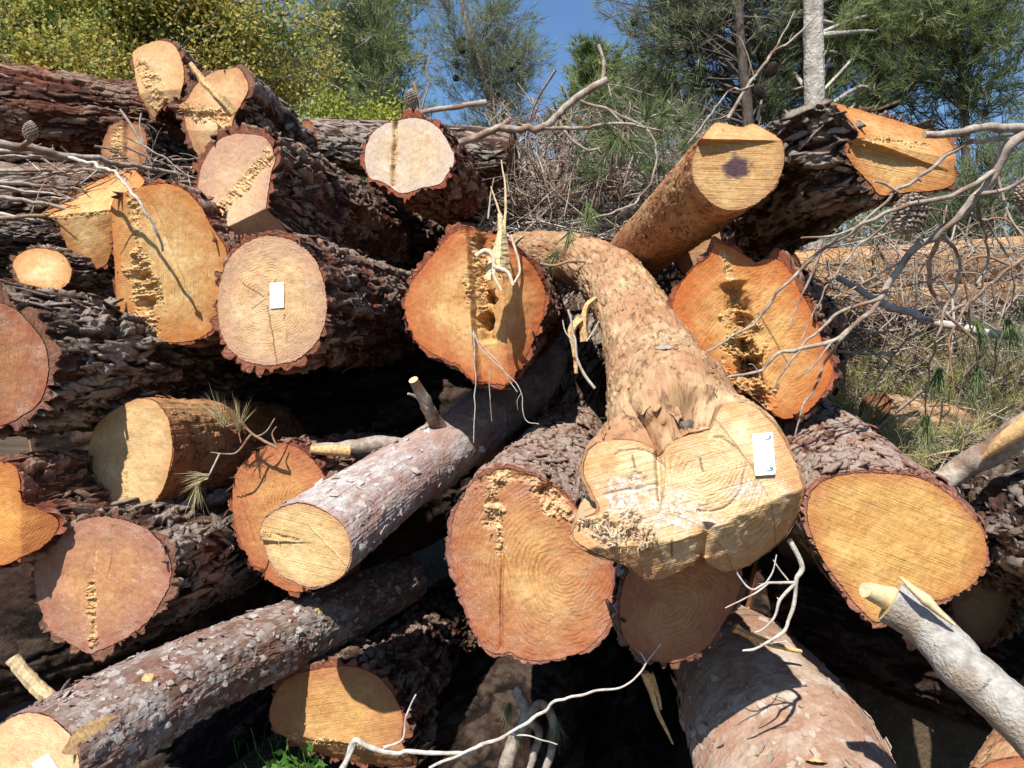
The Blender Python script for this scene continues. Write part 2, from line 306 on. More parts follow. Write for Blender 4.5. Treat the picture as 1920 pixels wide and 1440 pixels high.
M['cone_d'] = mat_simple('pine_cone_dark', (0.03, 0.022, 0.018), (0.07, 0.05, 0.04), 40, 0.3)
M['tag'] = NT('white_tag_plastic').done((0.82, 0.83, 0.84), None, 0.45, 0.4)
M['tagink'] = NT('tag_ink').done((0.10, 0.11, 0.12), None, 0.6)
M['weed'] = mat_simple('weed_leaf', (0.08, 0.20, 0.03), (0.14, 0.30, 0.06), 40, 0, 0.5, 0.35)
M['red'] = NT('red_paint_mark').done((0.5, 0.02, 0.05), None, 0.6)
def soil():
    k = NT('soil_and_litter'); g = k.n('ShaderNodeNewGeometry').outputs['Position']
    c = k.mix(k.ramp(k.noise(g, 3, 6, 0.65), [(0.35, 0.0), (0.65, 1.0)]), (0.055, 0.038, 0.026), (0.12, 0.085, 0.055))
    c = k.mix(k.ramp(k.noise(g, 45, 5, 0.7), [(0.5, 0.0), (0.7, 0.8)]), c, (0.17, 0.12, 0.075))
    return k.done(c, k.bump(k.noise(g, 30, 6, 0.7), 0.9, 0.03), 0.95, 0.1)
M['soil'] = soil()
# ------------------------------------------------------------------ logs
VP = (1130, 640)
def nvec(yaw, pit):
    y, p = math.radians(yaw), math.radians(pit); return np.array([math.sin(y) * math.cos(p), -math.cos(y) * math.cos(p), math.sin(p)])
def unproj(px, py, P0, n):
    r = ray(px, py); t = ((P0 - CAM) @ n) / (r @ n); return CAM + r * t[..., None]
def closed_outline(pts, N, seed, jag=1.2):
    P = np.asarray(pts, float); Q = np.vstack([P, P[:1]]); 
    ext = np.vstack([P[-2:], P, P[:3]]); C = catmull(ext, 1200)
    seg = np.linalg.norm(np.diff(ext, axis=0), axis=1); cum = np.concatenate([[0], np.cumsum(seg)]); cum /= cum[-1]
    t0, t1 = cum[2], cum[2 + len(P)]
    tt = np.linspace(t0, t1, N, endpoint=False); tc = np.linspace(0, 1, 1200)
    out = np.stack([np.interp(tt, tc, C[:, 0]), np.interp(tt, tc, C[:, 1])], 1)
    c = out.mean(0); d = nrm(out - c); a = np.arange(N) / N * 2 * math.pi
    q = np.stack([np.cos(a) * 9, np.sin(a) * 9, np.zeros(N)], 1)
    return out + d * ((fbm(q, 3, seed) + 0.6 * vnoise(q * 5, seed + 3)) * jag)[:, None]
def heights(x, y, feats, mpp, seed):
    h = np.zeros(len(x)); torn = np.zeros(len(x)); spot = np.zeros(len(x)); q = np.stack([x, y, np.zeros_like(x)], 1)
    h += fbm(q / 40.0, 3, seed) * 0.0035 + fbm(q / 7.0, 2, seed + 5) * 0.0009
    for f in feats:
        k = f[0]
        if k in ('facet', 'step', 'torn', 'crack'):
            (x0, y0), (x1, y1) = f[1], f[2]; dx, dy = x1 - x0, y1 - y0; L = math.hypot(dx, dy)
            wob = fbm(q / 26.0, 3, seed + 17) * (f[5] if len(f) > 5 else 3.0)
            s = (dx * (y - y0) - dy * (x - x0)) / L + wob; t = (dx * (x - x0) + dy * (y - y0)) / L / L
        if k == 'facet': h -= f[3] * np.maximum(0, s) * mpp
        elif k == 'step':
            tt = np.clip(t, 0, 1); h -= (f[3] * (1 - tt) + f[4] * tt) * sstep(-1.5, 2.5, s)
        elif k == 'torn':
            along = sstep(-0.08, 0.04, t) * (1 - sstep(0.96, 1.08, t)); m = np.exp(-(s / f[3]) ** 2) * along
            qq = np.stack([x / 5.0, y / 5.0, np.zeros_like(x)], 1); nn = fbm(qq, 3, seed + 31, 0.7); n2 = fbm(q / 18.0, 2, seed + 41)
            ux, uy = dx / L, dy / L; al_ = (x * ux + y * uy); ac_ = (-x * uy + y * ux); fib = fbm(np.stack([al_ / 3.2, ac_ / 14.0, np.zeros_like(x)], 1), 3, seed + 51, 0.6)
            patch = fbm(np.stack([al_ / 45.0, ac_ / 45.0, np.zeros_like(x)], 1), 2, seed + 61)
            mm = sstep(0.25, 0.75, m * 1.15 + nn * 0.55 * (m > 0.05) + (n2 * 0.5 + patch * 0.9) * (m > 0.02)) * (m > 0.02)
            fin = vnoise(q / 2.2, seed + 71); h += f[4] * 0.75 * mm * (-0.2 + 0.65 * fib + 0.25 * nn + 0.9 * n2 + 0.3 * fin); torn = np.maximum(torn, mm * (0.75 + 0.25 * fin))
        elif k == 'crack':
            along = sstep(-0.02, 0.04, t) * (1 - sstep(0.96, 1.02, t)); m = np.exp(-(s / f[3]) ** 2) * along; h -= f[4] * m
        elif k == 'cave':
            r = np.hypot(x - f[1], y - f[2]) / f[3] * (1 + 0.5 * fbm(q / 11.0, 3, seed + 7)); m = 1 - sstep(0.55, 1.1, r)
            h -= f[4] * m * (1 + 0.4 * fbm(q / 6.0, 2, seed + 9)); torn = np.maximum(torn, m * 0.8)
        elif k == 'spot':
            r = np.hypot((x - f[1]) / f[3], (y - f[2]) / f[4]) * (1 + 0.55 * fbm(q / 12.0, 5, seed + 77, 0.7)); spot = np.maximum(spot, 1 - sstep(0.55, 1.15, r))
        elif k == 'arc':
            an = np.degrees(np.arctan2(f[2] - y, x - f[1])); rr_ = np.hypot(x - f[1], (y - f[2]) * 1.1) + fbm(q / 20.0, 3, seed + 3) * 5; m = np.exp(-((rr_ - f[3]) / f[6]) ** 2) * (np.abs((an - (f[4] + f[5]) / 2 + 180) % 360 - 180) < (f[5] - f[4]) / 2); h -= f[7] * m; torn = np.maximum(torn, m * 0.6)
        elif k == 'pfacet':
            yy = np.interp(x, [a_[0] for a_ in f[1]], [a_[1] for a_ in f[1]]) + fbm(q / 22.0, 3, seed + 19) * 5; h -= f[2] * np.maximum(0, y - yy) * mpp * 0.94
        elif k == 'lobe':   # scalloped valley between fused stems
            r = np.hypot(x - f[1], y - f[2]) / f[3]; h += f[4] * np.exp(-r * r)
    return h, torn, spot
BARKAMP = {'dark': 0.02, 'rough': 0.029, 'rough_red': 0.028, 'grey': 0.029, 'plate': 0.011, 'flaky': 0.005, 'flaky_dark': 0.009, 'flaky_tan': 0.008, 'peeled': 0.004, 'peeled_o': 0.005, 'peeled_y': 0.003, 'smooth': 0.002}
def bark_height(kind, q, seed):
    """0..1 relief of the bark, q in metres (cos, sin, along)"""
    if kind in ('rough', 'rough_red', 'grey', 'dark'):
        w = q + 0.022 * np.stack([fbm(q * 15, 3, seed + k) for k in (1, 2, 3)], 1)
        n1 = fbm(w * np.array([25, 25, 3.6]), 3, seed, 0.5); e = sstep(0.02, 0.30, np.abs(n1))
        n2 = fbm(w * np.array([19, 19, 17]), 3, seed + 8, 0.5); e2 = 0.5 + 0.5 * sstep(0.0, 0.12, np.abs(n2))
        t = fbm(w * np.array([30, 30, 13]), 3, seed + 12, 0.6) * 0.5 + 0.5; tt = t * 5; fl = np.floor(tt); t = (fl + sstep(0.55, 0.95, tt - fl)) / 5
        n = fbm(q * np.array([75, 75, 40]), 4, seed + 9, 0.65)
        h = e * e2 * (0.35 + 0.9 * t) + 0.3 * n
        mask = sstep(-0.1, 0.3, fbm(q * 5, 2, seed + 60) + 0.3); return np.clip(h * (0.5 + 0.5 * mask), 0, 1.4)
    if kind == 'plate':
        w = q + 0.01 * np.stack([fbm(q * 20, 2, seed + k) for k in (1, 2, 3)], 1)
        n1 = fbm(w * np.array([30, 30, 12]), 3, seed, 0.5); e = sstep(0.01, 0.15, np.abs(n1)); t = fbm(w * np.array([40, 40, 20]), 3, seed + 12, 0.6) * 2.5 + 2.5; fl = np.floor(t); t = (fl + sstep(0.6, 0.95, t - fl)) / 5
        return np.clip(e * (0.3 + 0.8 * t) + 0.25 * fbm(q * 75, 3, seed + 9, 0.6), 0, 1.2)
    if kind.startswith('flaky'):
        t = fbm((q + 0.01 * vnoise(q * 40, seed)[:, None]) * np.array([38, 38, 19]), 3, seed + 12, 0.6) * 2.5 + 2.5; fl = np.floor(t); t = (fl + sstep(0.7, 0.95, t - fl)) / 5
        return np.clip(t * 0.9 + 0.2 * fbm(q * 90, 3, seed), 0, 1.2)
    return np.clip(0.55 + 0.45 * fbm(q * np.array([14, 14, 7]), 4, seed + 4, 0.55) + 0.35 * fbm(q * np.array([9, 9, 34]), 3, seed + 14) + 0.14 * vnoise(q * 90, seed) - 0.5 * sstep(0.35, 0.55, fbm(q * np.array([22, 22, 16]), 3, seed + 24)), 0, 1.2)
LOGN = [0]; LAST = {}
def make_body(root, bark, C, R, front, frontn, hfront, thick, seed, NA, amp, MR=150, zexp=2.0, name='bark', knots=(), closeback=True, barkmat=None, bare=None, blen=None, nflake=None):
    """C: centre-line points (3D, start = face centre), R: radii, front: (NA,3) wood outline on the cut plane"""
    seg = np.linalg.norm(np.diff(C, axis=0), axis=1); L = seg.sum()
    u = np.linspace(0, 1, MR); z = (np.exp(zexp * u) - 1) / (math.exp(zexp) - 1) if zexp > 0 else u
    cum = np.concatenate([[0], np.cumsum(seg)]) / L
    dense = catmull(C, 400); sd = np.concatenate([[0], np.cumsum(np.linalg.norm(np.diff(dense, axis=0), axis=1))]); sd /= sd[-1]
    P = np.stack([np.interp(z, sd, dense[:, k]) for k in range(3)], 1); Rr = np.interp(z, cum, R)
    T = nrm(np.stack([np.gradient(P[:, k], z * L) for k in range(3)], 1))
    T0 = T[0]; u0 = nrm(np.cross(T0, [0.0, 0.0, 1.0]) if abs(T0[2]) < 0.9 else np.cross(T0, [0, 1, 0])); U = []
    for k in range(MR):
        u0 = nrm(u0 - T[k] * np.dot(u0, T[k])); U.append(u0)
    U = np.array(U); W = np.cross(T, U)
    off = front - C[0]; a0 = off @ T[0]; x0 = off @ U[0]; y0 = off @ W[0]; th = np.arctan2(y0, x0); r0 = np.hypot(x0, y0)
    zz = z * L; bl = sstep(0, 1, np.clip(zz / (blen or max(0.9, L * 0.35)), 0, 1)); mx = max(0.01, np.abs(a0).max(), np.abs(hfront).max()); fade = np.clip(1 - zz / (mx * 3.2 + 0.12), 0, 1)
    q = np.stack([np.cos(th)[None] * 0.17 * np.ones((MR, 1)), np.sin(th)[None] * 0.17 * np.ones((MR, 1)), zz[:, None] * np.ones((1, NA))], -1).reshape(-1, 3) + seed * 1.37
    h = bark_height(bark, q, seed).reshape(MR, NA)
    big = fbm(q * np.array([4, 4, 1.8]), 2, seed + 70).reshape(MR, NA) * 0.05
    rbody = (r0[None] * (1 - bl[:, None]) + Rr[:, None] * bl[:, None])
    rr = rbody * (1 + big * np.minimum(1, zz / 0.15)[:, None])
    bt = thick * (0.75 + 0.5 * vnoise(np.stack([np.cos(th) * 3, np.sin(th) * 3, 0 * th], 1), seed + 2))
    rr = rr + bt[None] + amp * (h - 0.55)
    V = P[:, None] + (np.cos(th)[None, :, None] * U[:, None] + np.sin(th)[None, :, None] * W[:, None]) * rr[..., None]
    V = V + T[0] * (a0[None, :, None] * fade[:, None, None]) + frontn * (hfront[None, :, None] * fade[:, None, None])
    V = V + T[:, None] * ((fbm(q * 40, 2, seed + 90).reshape(MR, NA) * amp * 0.8) * np.minimum(1, zz / 0.02)[:, None])[..., None]
    for (kx, ky, kr, kh) in knots:
        rel = V - CAM; dep = rel @ FWD; qx = 960 + FPX * (rel @ RGT) / dep; qy = 720 - FPX * (rel @ UPV) / dep; bi = np.unravel_index(np.argmin((qx - kx) ** 2 + (qy - ky) ** 2 + (dep * 14) ** 2), dep.shape); kz = zz[bi[0]]; kth = th[bi[1]]
        dz = (zz[:, None] - kz) / kr; da = (np.angle(np.exp(1j * (th[None] - kth)))) * Rr[:, None] / kr
        V = V + (np.cos(th)[None, :, None] * U[:, None] + np.sin(th)[None, :, None] * W[:, None]) * (kh * np.exp(-dz ** 2 - da ** 2))[..., None]
    LAST.update(V=V, P=P)
    # sawn bark rim: four rings from the wood edge out to the bark's outer edge
    nr = 5; rings = []; w0 = front + frontn * hfront[:, None]
    for k in range(nr):
        t = k / nr; p = w0 * (1 - t) + V[0] * t
        qq = q[:NA] + t * 0.05; rn = fbm(qq * 70, 3, seed + 55) * 0.004 * (0.3 + t) - 0.002 * (k == 0) + 0.001 
        rings.append(p + frontn * (rn - 0.003)[:, None])
    allV = np.concatenate([np.array(rings).reshape(-1, 3), V.reshape(-1, 3)]); n = nr + MR
    qa = np.concatenate([np.tile(q[:NA], (nr, 1)) + np.repeat(np.arange(nr), NA)[:, None] * 0.004, q])
    ha = np.concatenate([np.tile(0.35 * np.ones(NA), nr), h.ravel()])
    edge = np.concatenate([np.ones(nr * NA), (np.clip(1 - zz / 0.012, 0, 1)[:, None] * np.ones((1, NA))).ravel()])
    F = [gridf(n, NA)]
    if closeback:
        ci = len(allV); allV = np.vstack([allV, P[-1:]]); qa = np.vstack([qa, qa[-1:]]); ha = np.append(ha, 0.5); edge = np.append(edge, 1)
        b = (n - 1) * NA + np.arange(NA); F.append(np.stack([np.roll(b, -1), b, np.full(NA, ci)], 1))
    ob = mesh_obj(name, allV, F, barkmat or M[bark], root, {'q': qa, 'h': ha, 'cut': edge})
    FL = {'dark': (0, 0, 0, 1), 'rough': (420, 0.009, 0.0035, 5.0), 'rough_red': (420, 0.009, 0.003, 5.0), 'grey': (500, 0.010, 0.004, 5.0), 'plate': (800, 0.013, 0.003, 1.9), 'flaky': (520, 0.012, 0.0013, 1.5), 'flaky_dark': (1500, 0.011, 0.0018, 1.5), 'flaky_tan': (520, 0.014, 0.0015, 1.5), 'peeled': (130, 0.010, 0.0008, 1.8), 'peeled_o': (500, 0.009, 0.0015, 2.4), 'peeled_y': (0, 0, 0, 1), 'smooth': (0, 0, 0, 1)}
    nf, fs, ft, fa = FL[bark]; nf = int(nf * (1 if nflake is None else nflake))
    if nf:
        rs = np.random.RandomState(seed); z00 = z.searchsorted(min(0.5, fs * fa * 1.25 / L)) + 1; zi = z00 + rs.rand(nf) ** 1.1 * (z.searchsorted(min(1, 1.7 / L)) - 8 - z00); ai = rs.rand(nf) * NA
        K = 11; an = np.linspace(0, 2 * math.pi, K, endpoint=False); z0 = zi.astype(int); j0 = ai.astype(int) % NA
        Bp = V[z0, j0]; To = T[z0]; No = nrm(Bp - P[z0]); Eo = np.cross(To, No)
        sz = fs * (0.4 + rs.rand(nf) ** 2.5 * 1.9) * np.clip(Rr[z0] / 0.17, 0.4, 1); jag = 0.5 + 0.7 * rs.rand(nf, K); ro = rs.rand(nf) * 0.9 - 0.45; tl = rs.randn(nf, 2) * (0.16 if not bark.startswith('flaky') else 0.22)
        def ring(sc, up):
            x = np.cos(an)[None] * sc * jag * sz[:, None] * fa; y = np.sin(an)[None] * sc * jag * sz[:, None]
            xr = x * np.cos(ro)[:, None] - y * np.sin(ro)[:, None]; yr = x * np.sin(ro)[:, None] + y * np.cos(ro)[:, None]
            hh = up * ft + xr * tl[:, :1] + yr * tl[:, 1:] - (yr ** 2) / (2 * Rr[z0][:, None])
            return Bp[:, None] + To[:, None] * xr[..., None] + Eo[:, None] * yr[..., None] + No[:, None] * hh[..., None]
        top = (Bp + No * ft * (1.0 + 0.4 * rs.rand(nf))[:, None])[:, None]
        VV = np.concatenate([ring(0.96, -1.1), ring(1.0, 0.75), ring(0.62, 1.0) + No[:, None] * (rs.rand(nf, K, 1) - 0.5) * ft * 0.5, top], 1); m = 3 * K + 1; k = np.arange(K); k2 = (k + 1) % K
        f4 = np.concatenate([np.stack([k, k2, K + k2, K + k], 1), np.stack([K + k, K + k2, 2 * K + k2, 2 * K + k], 1)]); f3 = np.stack([2 * K + k, 2 * K + k2, np.full(K, 3 * K)], 1); o_ = (np.arange(nf) * m)[:, None, None]
        qq = q.reshape(MR, NA, 3)[z0, j0][:, None] + (VV - Bp[:, None]) * 1.0
        hf = np.concatenate([np.zeros((nf, K)), 0.45 * np.ones((nf, K)), 0.75 + 0.4 * rs.rand(nf, K), 0.9 * np.ones((nf, 1))], 1)
        ok = mesh_obj('loose_bark', VV.reshape(-1, 3), [(f4[None] + o_).reshape(-1, 4), (f3[None] + o_).reshape(-1, 3)], barkmat or M[bark], root, {'q': qq.reshape(-1, 3), 'h': hf.ravel(), 'cut': np.zeros(nf * m)}, smooth=not bark.startswith('flaky')); ok['kind'] = 'stuff'
    return ob, P, T, U, W, zz, Rr
def spikes(root, p0, p1, n, P0, nn, length, seed, feats, mpp, hseed, mat, spread=6, wid=0.0024, up=None, name='torn_fibre'):
    rs = np.random.RandomState(seed); mb = MB(); n = max(8, int(n * 0.4)); spread = spread * 0.7; wid = wid * 0.62
    for k in range(n):
        t = rs.rand(); x = p0[0] * (1 - t) + p1[0] * t + rs.randn() * spread; y = p0[1] * (1 - t) + p1[1] * t + rs.randn() * spread
        h, _, _ = heights(np.array([x]), np.array([y]), feats, mpp, hseed)
        b = unproj(np.array([x]), np.array([y]), P0, nn)[0] + nn * (h[0] - 0.004)
        d = nrm(nn * 0.45 + rs.randn(3) * 0.8 + (0 if up is None else np.array(up))); l = length * (0.25 + rs.rand() ** 2 * 1.0); w_ = wid * (0.4 + rs.rand()); b = b - d * l * 0.2
        e = nrm(np.cross(d, rs.randn(3))); f = np.cross(d, e); m_ = b + d * l * 0.6 + rs.randn(3) * l * 0.1; g_ = e * w_ * rs.rand()
        V = [b + e * w_, b - e * w_ + f * w_ * 0.4, b - f * w_ * 0.5, m_ + e * w_ * 1.1, m_ - e * w_ * 0.9 + f * w_ * 0.3, m_ - f * w_ * 0.5, b + d * l + rs.randn(3) * l * 0.1 + g_]
        mb.add(V, [[0, 1, 4, 3], [1, 2, 5, 4], [2, 0, 3, 5]]); mb.add(V, [[3, 4, 6], [4, 5, 6], [5, 3, 6]])
    o = mb.build(name, mat, root, smooth=False); o['kind'] = 'stuff'; return o
def log(name, label, pts, d, wood, bark='rough', yaw=None, pit=0.0, vp=None, back=None, L=3.2, thick=0.018, feats=(), pith=None, rb=None, amp=None, NA=420, NR=90, path=None, sp=(), cat='log', group='felled pine logs piled with their sawn ends forward', jag=1.2, MR=260, knots=(), spmat='splinter', center=None, zexp=2.0, blen=None, nflake=None):
    LOGN[0] += 1; seed = LOGN[0] * 13
    rim = closed_outline(pts, NA, seed, jag); c = np.array(center if center else rim.mean(0), float); mpp = d / FPX
    C0 = at(c[0], c[1], d)
    if path is not None:
        C = np.vstack([C0[None]] + [at(p[0], p[1], p[2])[None] for p in path]); 
    elif back is not None: C = np.array([C0, at(back[0], back[1], back[2])])
    else:
        v = vp or VP; C = np.array([C0, C0 + nrm(ray(v[0], v[1])) * L])
    ax = nrm(C[1] - C[0]); n = -ax if yaw is None else nvec(yaw, pit)
    edge = unproj(rim[:, 0], rim[:, 1], C0, n); hE, _, _ = heights(rim[:, 0], rim[:, 1], feats, mpp, seed)
    ro = edge - C0; rmean = np.linalg.norm(ro - np.outer(ro @ ax, ax), axis=1).mean()
    if path is not None: R = [rmean] + [p[3] for p in path]
    else: R = [rmean, rb or rmean * 0.92]
    root = thing(name, label, cat, C0, group)
    make_body(root, bark, C, np.array(R, float), edge, n, hE, thick, seed, NA, amp if amp is not None else BARKAMP[bark], MR=MR, knots=knots, zexp=zexp, blen=blen, nflake=nflake)
    # sawn face, a polar grid with real relief
    t = np.linspace(0, 1, NR) ** 0.85; t[0] = 0.0
    G = c[None, None] + t[:, None, None] * (rim[None] - c[None, None]); G = G.reshape(-1, 2)
    h, tn, spt = heights(G[:, 0], G[:, 1], feats, mpp, seed); V = unproj(G[:, 0], G[:, 1], C0, n) + n * h[:, None]
    e1 = nrm(np.cross(n, [0, 0, 1.0])) * -1; e2 = np.cross(n, e1); 
    piths = pith if isinstance(pith, list) else [pith or tuple(c)]; rc = None
    for i_, pt in enumerate(piths):
        pc = unproj(np.array([pt[0]]), np.array([pt[1]]), C0, n)[0]; r_ = np.stack([(V - pc) @ e1, (V - pc) @ e2, np.full(len(V), i_ * 0.37)], 1); sc_ = pt[2] if len(pt) > 2 else 1
        if rc is None: rc = r_; best = np.linalg.norm(r_[:, :2], axis=1) / sc_
        else:
            dd = np.linalg.norm(r_[:, :2], axis=1) / sc_; m_ = dd < best; rc = np.where(m_[:, None], r_, rc); best = np.where(m_, dd, best)
    mesh_obj('cut_face', V, gridf(NR, NA), wood, root, {'rc': rc, 'rim': np.repeat(t, NA), 'torn': tn, 'spot': spt})
    for k, s in enumerate(sp):
        spikes(root, s[0], s[1], s[2], C0, n, s[3], seed + k, feats, mpp, seed, M[s[5] if len(s) > 5 else spmat], spread=s[4] if len(s) > 4 else 6, up=s[6] if len(s) > 6 else None)
    LAST['root'] = root
    return root, C0, (n, feats, mpp, seed)
def W(i, *a, **k): return mat_wood('sawn_wood_%d' % i, *a, **k)
def on_face(px, py, C0, n, lift=0.003): return unproj(np.array([px]), np.array([py]), C0, n)[0] + n * lift
def paper_tag(root, quad, C0, n, marks=True, lift=0.007):
    """white plastic tag: rounded quad of pixels on the sawn face, with its two curved hook marks"""
    q = np.array(quad, float); m = []; n, ft_, mp_, sd_ = n; g = np.array([q[0] * (1 - a) * (1 - b) + q[1] * a * (1 - b) + q[2] * a * b + q[3] * (1 - a) * b for a in np.linspace(0, 1, 7) for b in np.linspace(0, 1, 7)])
    lift = lift + heights(g[:, 0], g[:, 1], ft_, mp_, sd_)[0].max() - 0.004
    def uv(u, v): return (q[0] * (1 - u) + q[1] * u) * (1 - v) + (q[3] * (1 - u) + q[2] * u) * v
    r = 0.08; asp = np.linalg.norm(q[3] - q[0]) / np.linalg.norm(q[1] - q[0])
    for (cx, cy, a0) in ((1 - r, r / asp, -90), (1 - r, 1 - r / asp, 0), (r, 1 - r / asp, 90), (r, r / asp, 180)):
        for k in range(5):
            a = math.radians(a0 + k * 22.5); m.append(uv(cx + r * math.cos(a), cy + r / asp * math.sin(a)))
    m = np.array(m); f = np.array([unproj(np.array([p[0]]), np.array([p[1]]), C0, n)[0] for p in m]); k = len(f)
    V = np.vstack([f + n * lift, f + n * (lift - 0.0015), [f.mean(0) + n * (lift + 0.0012)]]); F3 = [[i, (i + 1) % k, 2 * k] for i in range(k)]; F4 = [[i, i + k, (i + 1) % k + k, (i + 1) % k] for i in range(k)]
    tg = mesh_obj('tag', V, [np.array(F3), np.array(F4)], M['tag'], root, smooth=False)
    if marks:
        mb = MB()
        for path in ([(0.47, 0.10), (0.56, 0.135), (0.70, 0.15), (0.82, 0.14), (0.86, 0.115), (0.84, 0.09), (0.78, 0.085)], [(0.42, 0.86), (0.56, 0.89), (0.68, 0.905), (0.82, 0.89), (0.88, 0.87), (0.86, 0.845), (0.72, 0.84)]):
            P = catmull(np.array([uv(*a) for a in path]), 22); w_ = np.linalg.norm(q[1] - q[0]) * 0.022; tn = nrm(np.gradient(P, axis=0)); nn2 = np.stack([-tn[:, 1], tn[:, 0]], 1); ww = (w_ * (0.45 + 0.9 * np.linspace(0, 1, 22)))[:, None]
            a = unproj(*(P + nn2 * ww).T, C0, n) + n * (lift + 0.0022); b = unproj(*(P - nn2 * ww).T, C0, n) + n * (lift + 0.0022)
            V2 = np.empty((44, 3)); V2[0::2] = a; V2[1::2] = b; mb.add(V2, [[2 * i, 2 * i + 1, 2 * i + 3, 2 * i + 2] for i in range(21)])
        mk = mb.build('tag_mark', M['tagink'], None); mk.parent = tg; mk.location = -np.array(root.location)
        mk.matrix_parent_inverse.identity()
    return tg

def surf(px, py):
    V = LAST['V']; rel = V - CAM; dep = rel @ FWD; qx = 960 + FPX * (rel @ RGT) / dep; qy = 720 - FPX * (rel @ UPV) / dep; r2 = (qx - px) ** 2 + (qy - py) ** 2
    bi = np.unravel_index(np.argmin(r2 + np.maximum(0, dep - dep[r2 < r2.min() + 300].min() - 0.03) * 4000), dep.shape); p = V[bi]; return p, nrm(p - LAST['P'][bi[0]]), nrm(LAST['P'][min(bi[0] + 1, len(LAST['P']) - 1)] - LAST['P'][bi[0] - 1])
def knot(px, py, ra, rb, mat, hgt=0.35, name='knot', seed=1):
    """lumpy boss on the bark at a pixel; ra along the trunk, rb across, metres"""
    p, n, t = surf(px, py); e = nrm(np.cross(n, t)); t = np.cross(e, n); th = np.linspace(0, 2 * math.pi, 26, endpoint=False); R_ = np.linspace(0.02, 1.25, 12); q = np.array([[(r * math.cos(a), r * math.sin(a)) for a in th] for r in R_]).reshape(-1, 2)
    nz = fbm(np.stack([q[:, 0] * 2, q[:, 1] * 2, q[:, 0] * 0 + seed], 1), 4, seed, 0.6); r = np.hypot(q[:, 0], q[:, 1]); h = (np.cos(np.clip(r, 0, 1.25) / 1.25 * math.pi) * 0.5 + 0.2 + nz * 0.5) * hgt * rb; jit = 1 + 0.25 * nz
    V = p + t * (q[:, :1] * ra * jit[:, None]) + e * (q[:, 1:] * rb * jit[:, None]) + n * (h[:, None] - 0.001); return mesh_obj(name, V, gridf(12, 26), M[mat], LAST['root'], {'h': 0 * r})
def knot_hole(px, py, ra, rb, seed=1):
    p, n, t = surf(px, py); n = nrm(n + nrm(CAM - p) * 0.9); e = nrm(np.cross(n, t)); t = np.cross(e, n); th = np.linspace(0, 2 * math.pi, 40, endpoint=False); prof = [(1.75, -0.45), (1.6, 0.05), (1.35, 0.35), (1.1, 0.42), (0.9, 0.2), (0.8, -0.2), (0.6, -0.7), (0.3, -0.9), (0.02, -0.95)]; V = []; H = []
    for k, (r, h) in enumerate(prof):
        nz = fbm(np.stack([np.cos(th) * 2.2, np.sin(th) * 2.2, th * 0 + k * 0.7 + seed], 1), 4, seed, 0.7); rr = r * (1 + 0.3 * nz); V.append(p + t * (np.cos(th) * rr * ra)[:, None] + e * (np.sin(th) * rr * rb)[:, None] + n * ((h + 0.55 * nz * (k < 6)) * rb)[:, None])
    V = np.concatenate(V); m = 5 * 40; mesh_obj('knot_rim', V, gridf(9, 40)[: 4 * 40 + 40], M['grey'], LAST['root'], {'q': V, 'h': np.full(len(V), 0.6), 'cut': np.zeros(len(V))}); mesh_obj('knot_hollow', V[m:], gridf(4, 40), M['cone_d'], LAST['root'], {'h': np.zeros(len(V) - m)})
# ------------------------------------------------------------------ the pile (pixel outlines of each sawn end, its distance, and the way its trunk runs)
PALE, TAN, ORG, RED = (0.70, 0.50, 0.28), (0.62, 0.36, 0.14), (0.60, 0.25, 0.06), (0.34, 0.10, 0.04)
G1 = 'felled pine logs piled with their sawn ends forward'
# far back left, lying across
log('long_log', 'huge dark furrowed log lying crosswise along the top left edge of the pile', [(380, 165), (410, 180), (422, 225), (410, 275), (380, 292), (350, 275), (340, 230), (350, 185)], 3.75, W(1, TAN, ORG, RED), 'rough_red', back=(-260, 178, 3.3), rb=0.22, thick=0.02, yaw=60, amp=0.03, MR=240, zexp=0)
log('log', 'topmost small pointed log end against the yellow green tree at upper left', [(250, 97), (275, 82), (300, 76), (325, 84), (338, 105), (345, 135), (342, 160), (330, 185), (318, 195), (303, 188), (285, 203), (272, 212), (266, 195), (262, 180), (255, 150), (251, 120)], 3.3, W(2, (0.74, 0.52, 0.30), TAN, (0.58, 0.32, 0.14), saw=0.15, ring=0.15), 'rough', yaw=-22, pit=6, vp=(900, 560), L=3.0, rb=0.13, thick=0.016,
    feats=[('torn', (258, 120), (300, 190), 12, 0.012), ('facet', (262, 175), (345, 165), 0.5)], sp=[((255, 105), (275, 130), 26, 0.06, 3)], NA=220, NR=50)
log('log', 'upper left log end with pale torn splinters standing across its face', [(425, 130), (445, 127), (458, 142), (466, 165), (455, 190), (440, 215), (432, 240), (420, 262), (402, 272), (380, 276), (362, 285), (352, 275), (345, 245), (338, 215), (336, 198), (350, 188), (358, 175), (375, 152), (400, 135)], 3.05, W(3, (0.74, 0.52, 0.30), (0.66, 0.38, 0.16), (0.55, 0.27, 0.12), saw=0.15, ring=0.15), 'grey', yaw=-20, pit=4, vp=(1010, 640), L=3.4, rb=0.19, thick=0.03, amp=0.028,
    feats=[('step', (336, 205), (440, 215), 0.02, 0.0), ('torn', (336, 205), (430, 222), 13, 0.022), ('facet', (340, 240), (430, 245), 0.3)], sp=[((338, 200), (420, 215), 120, 0.05, 6), ((338, 198), (360, 205), 40, 0.06, 4)], NA=240, NR=56)
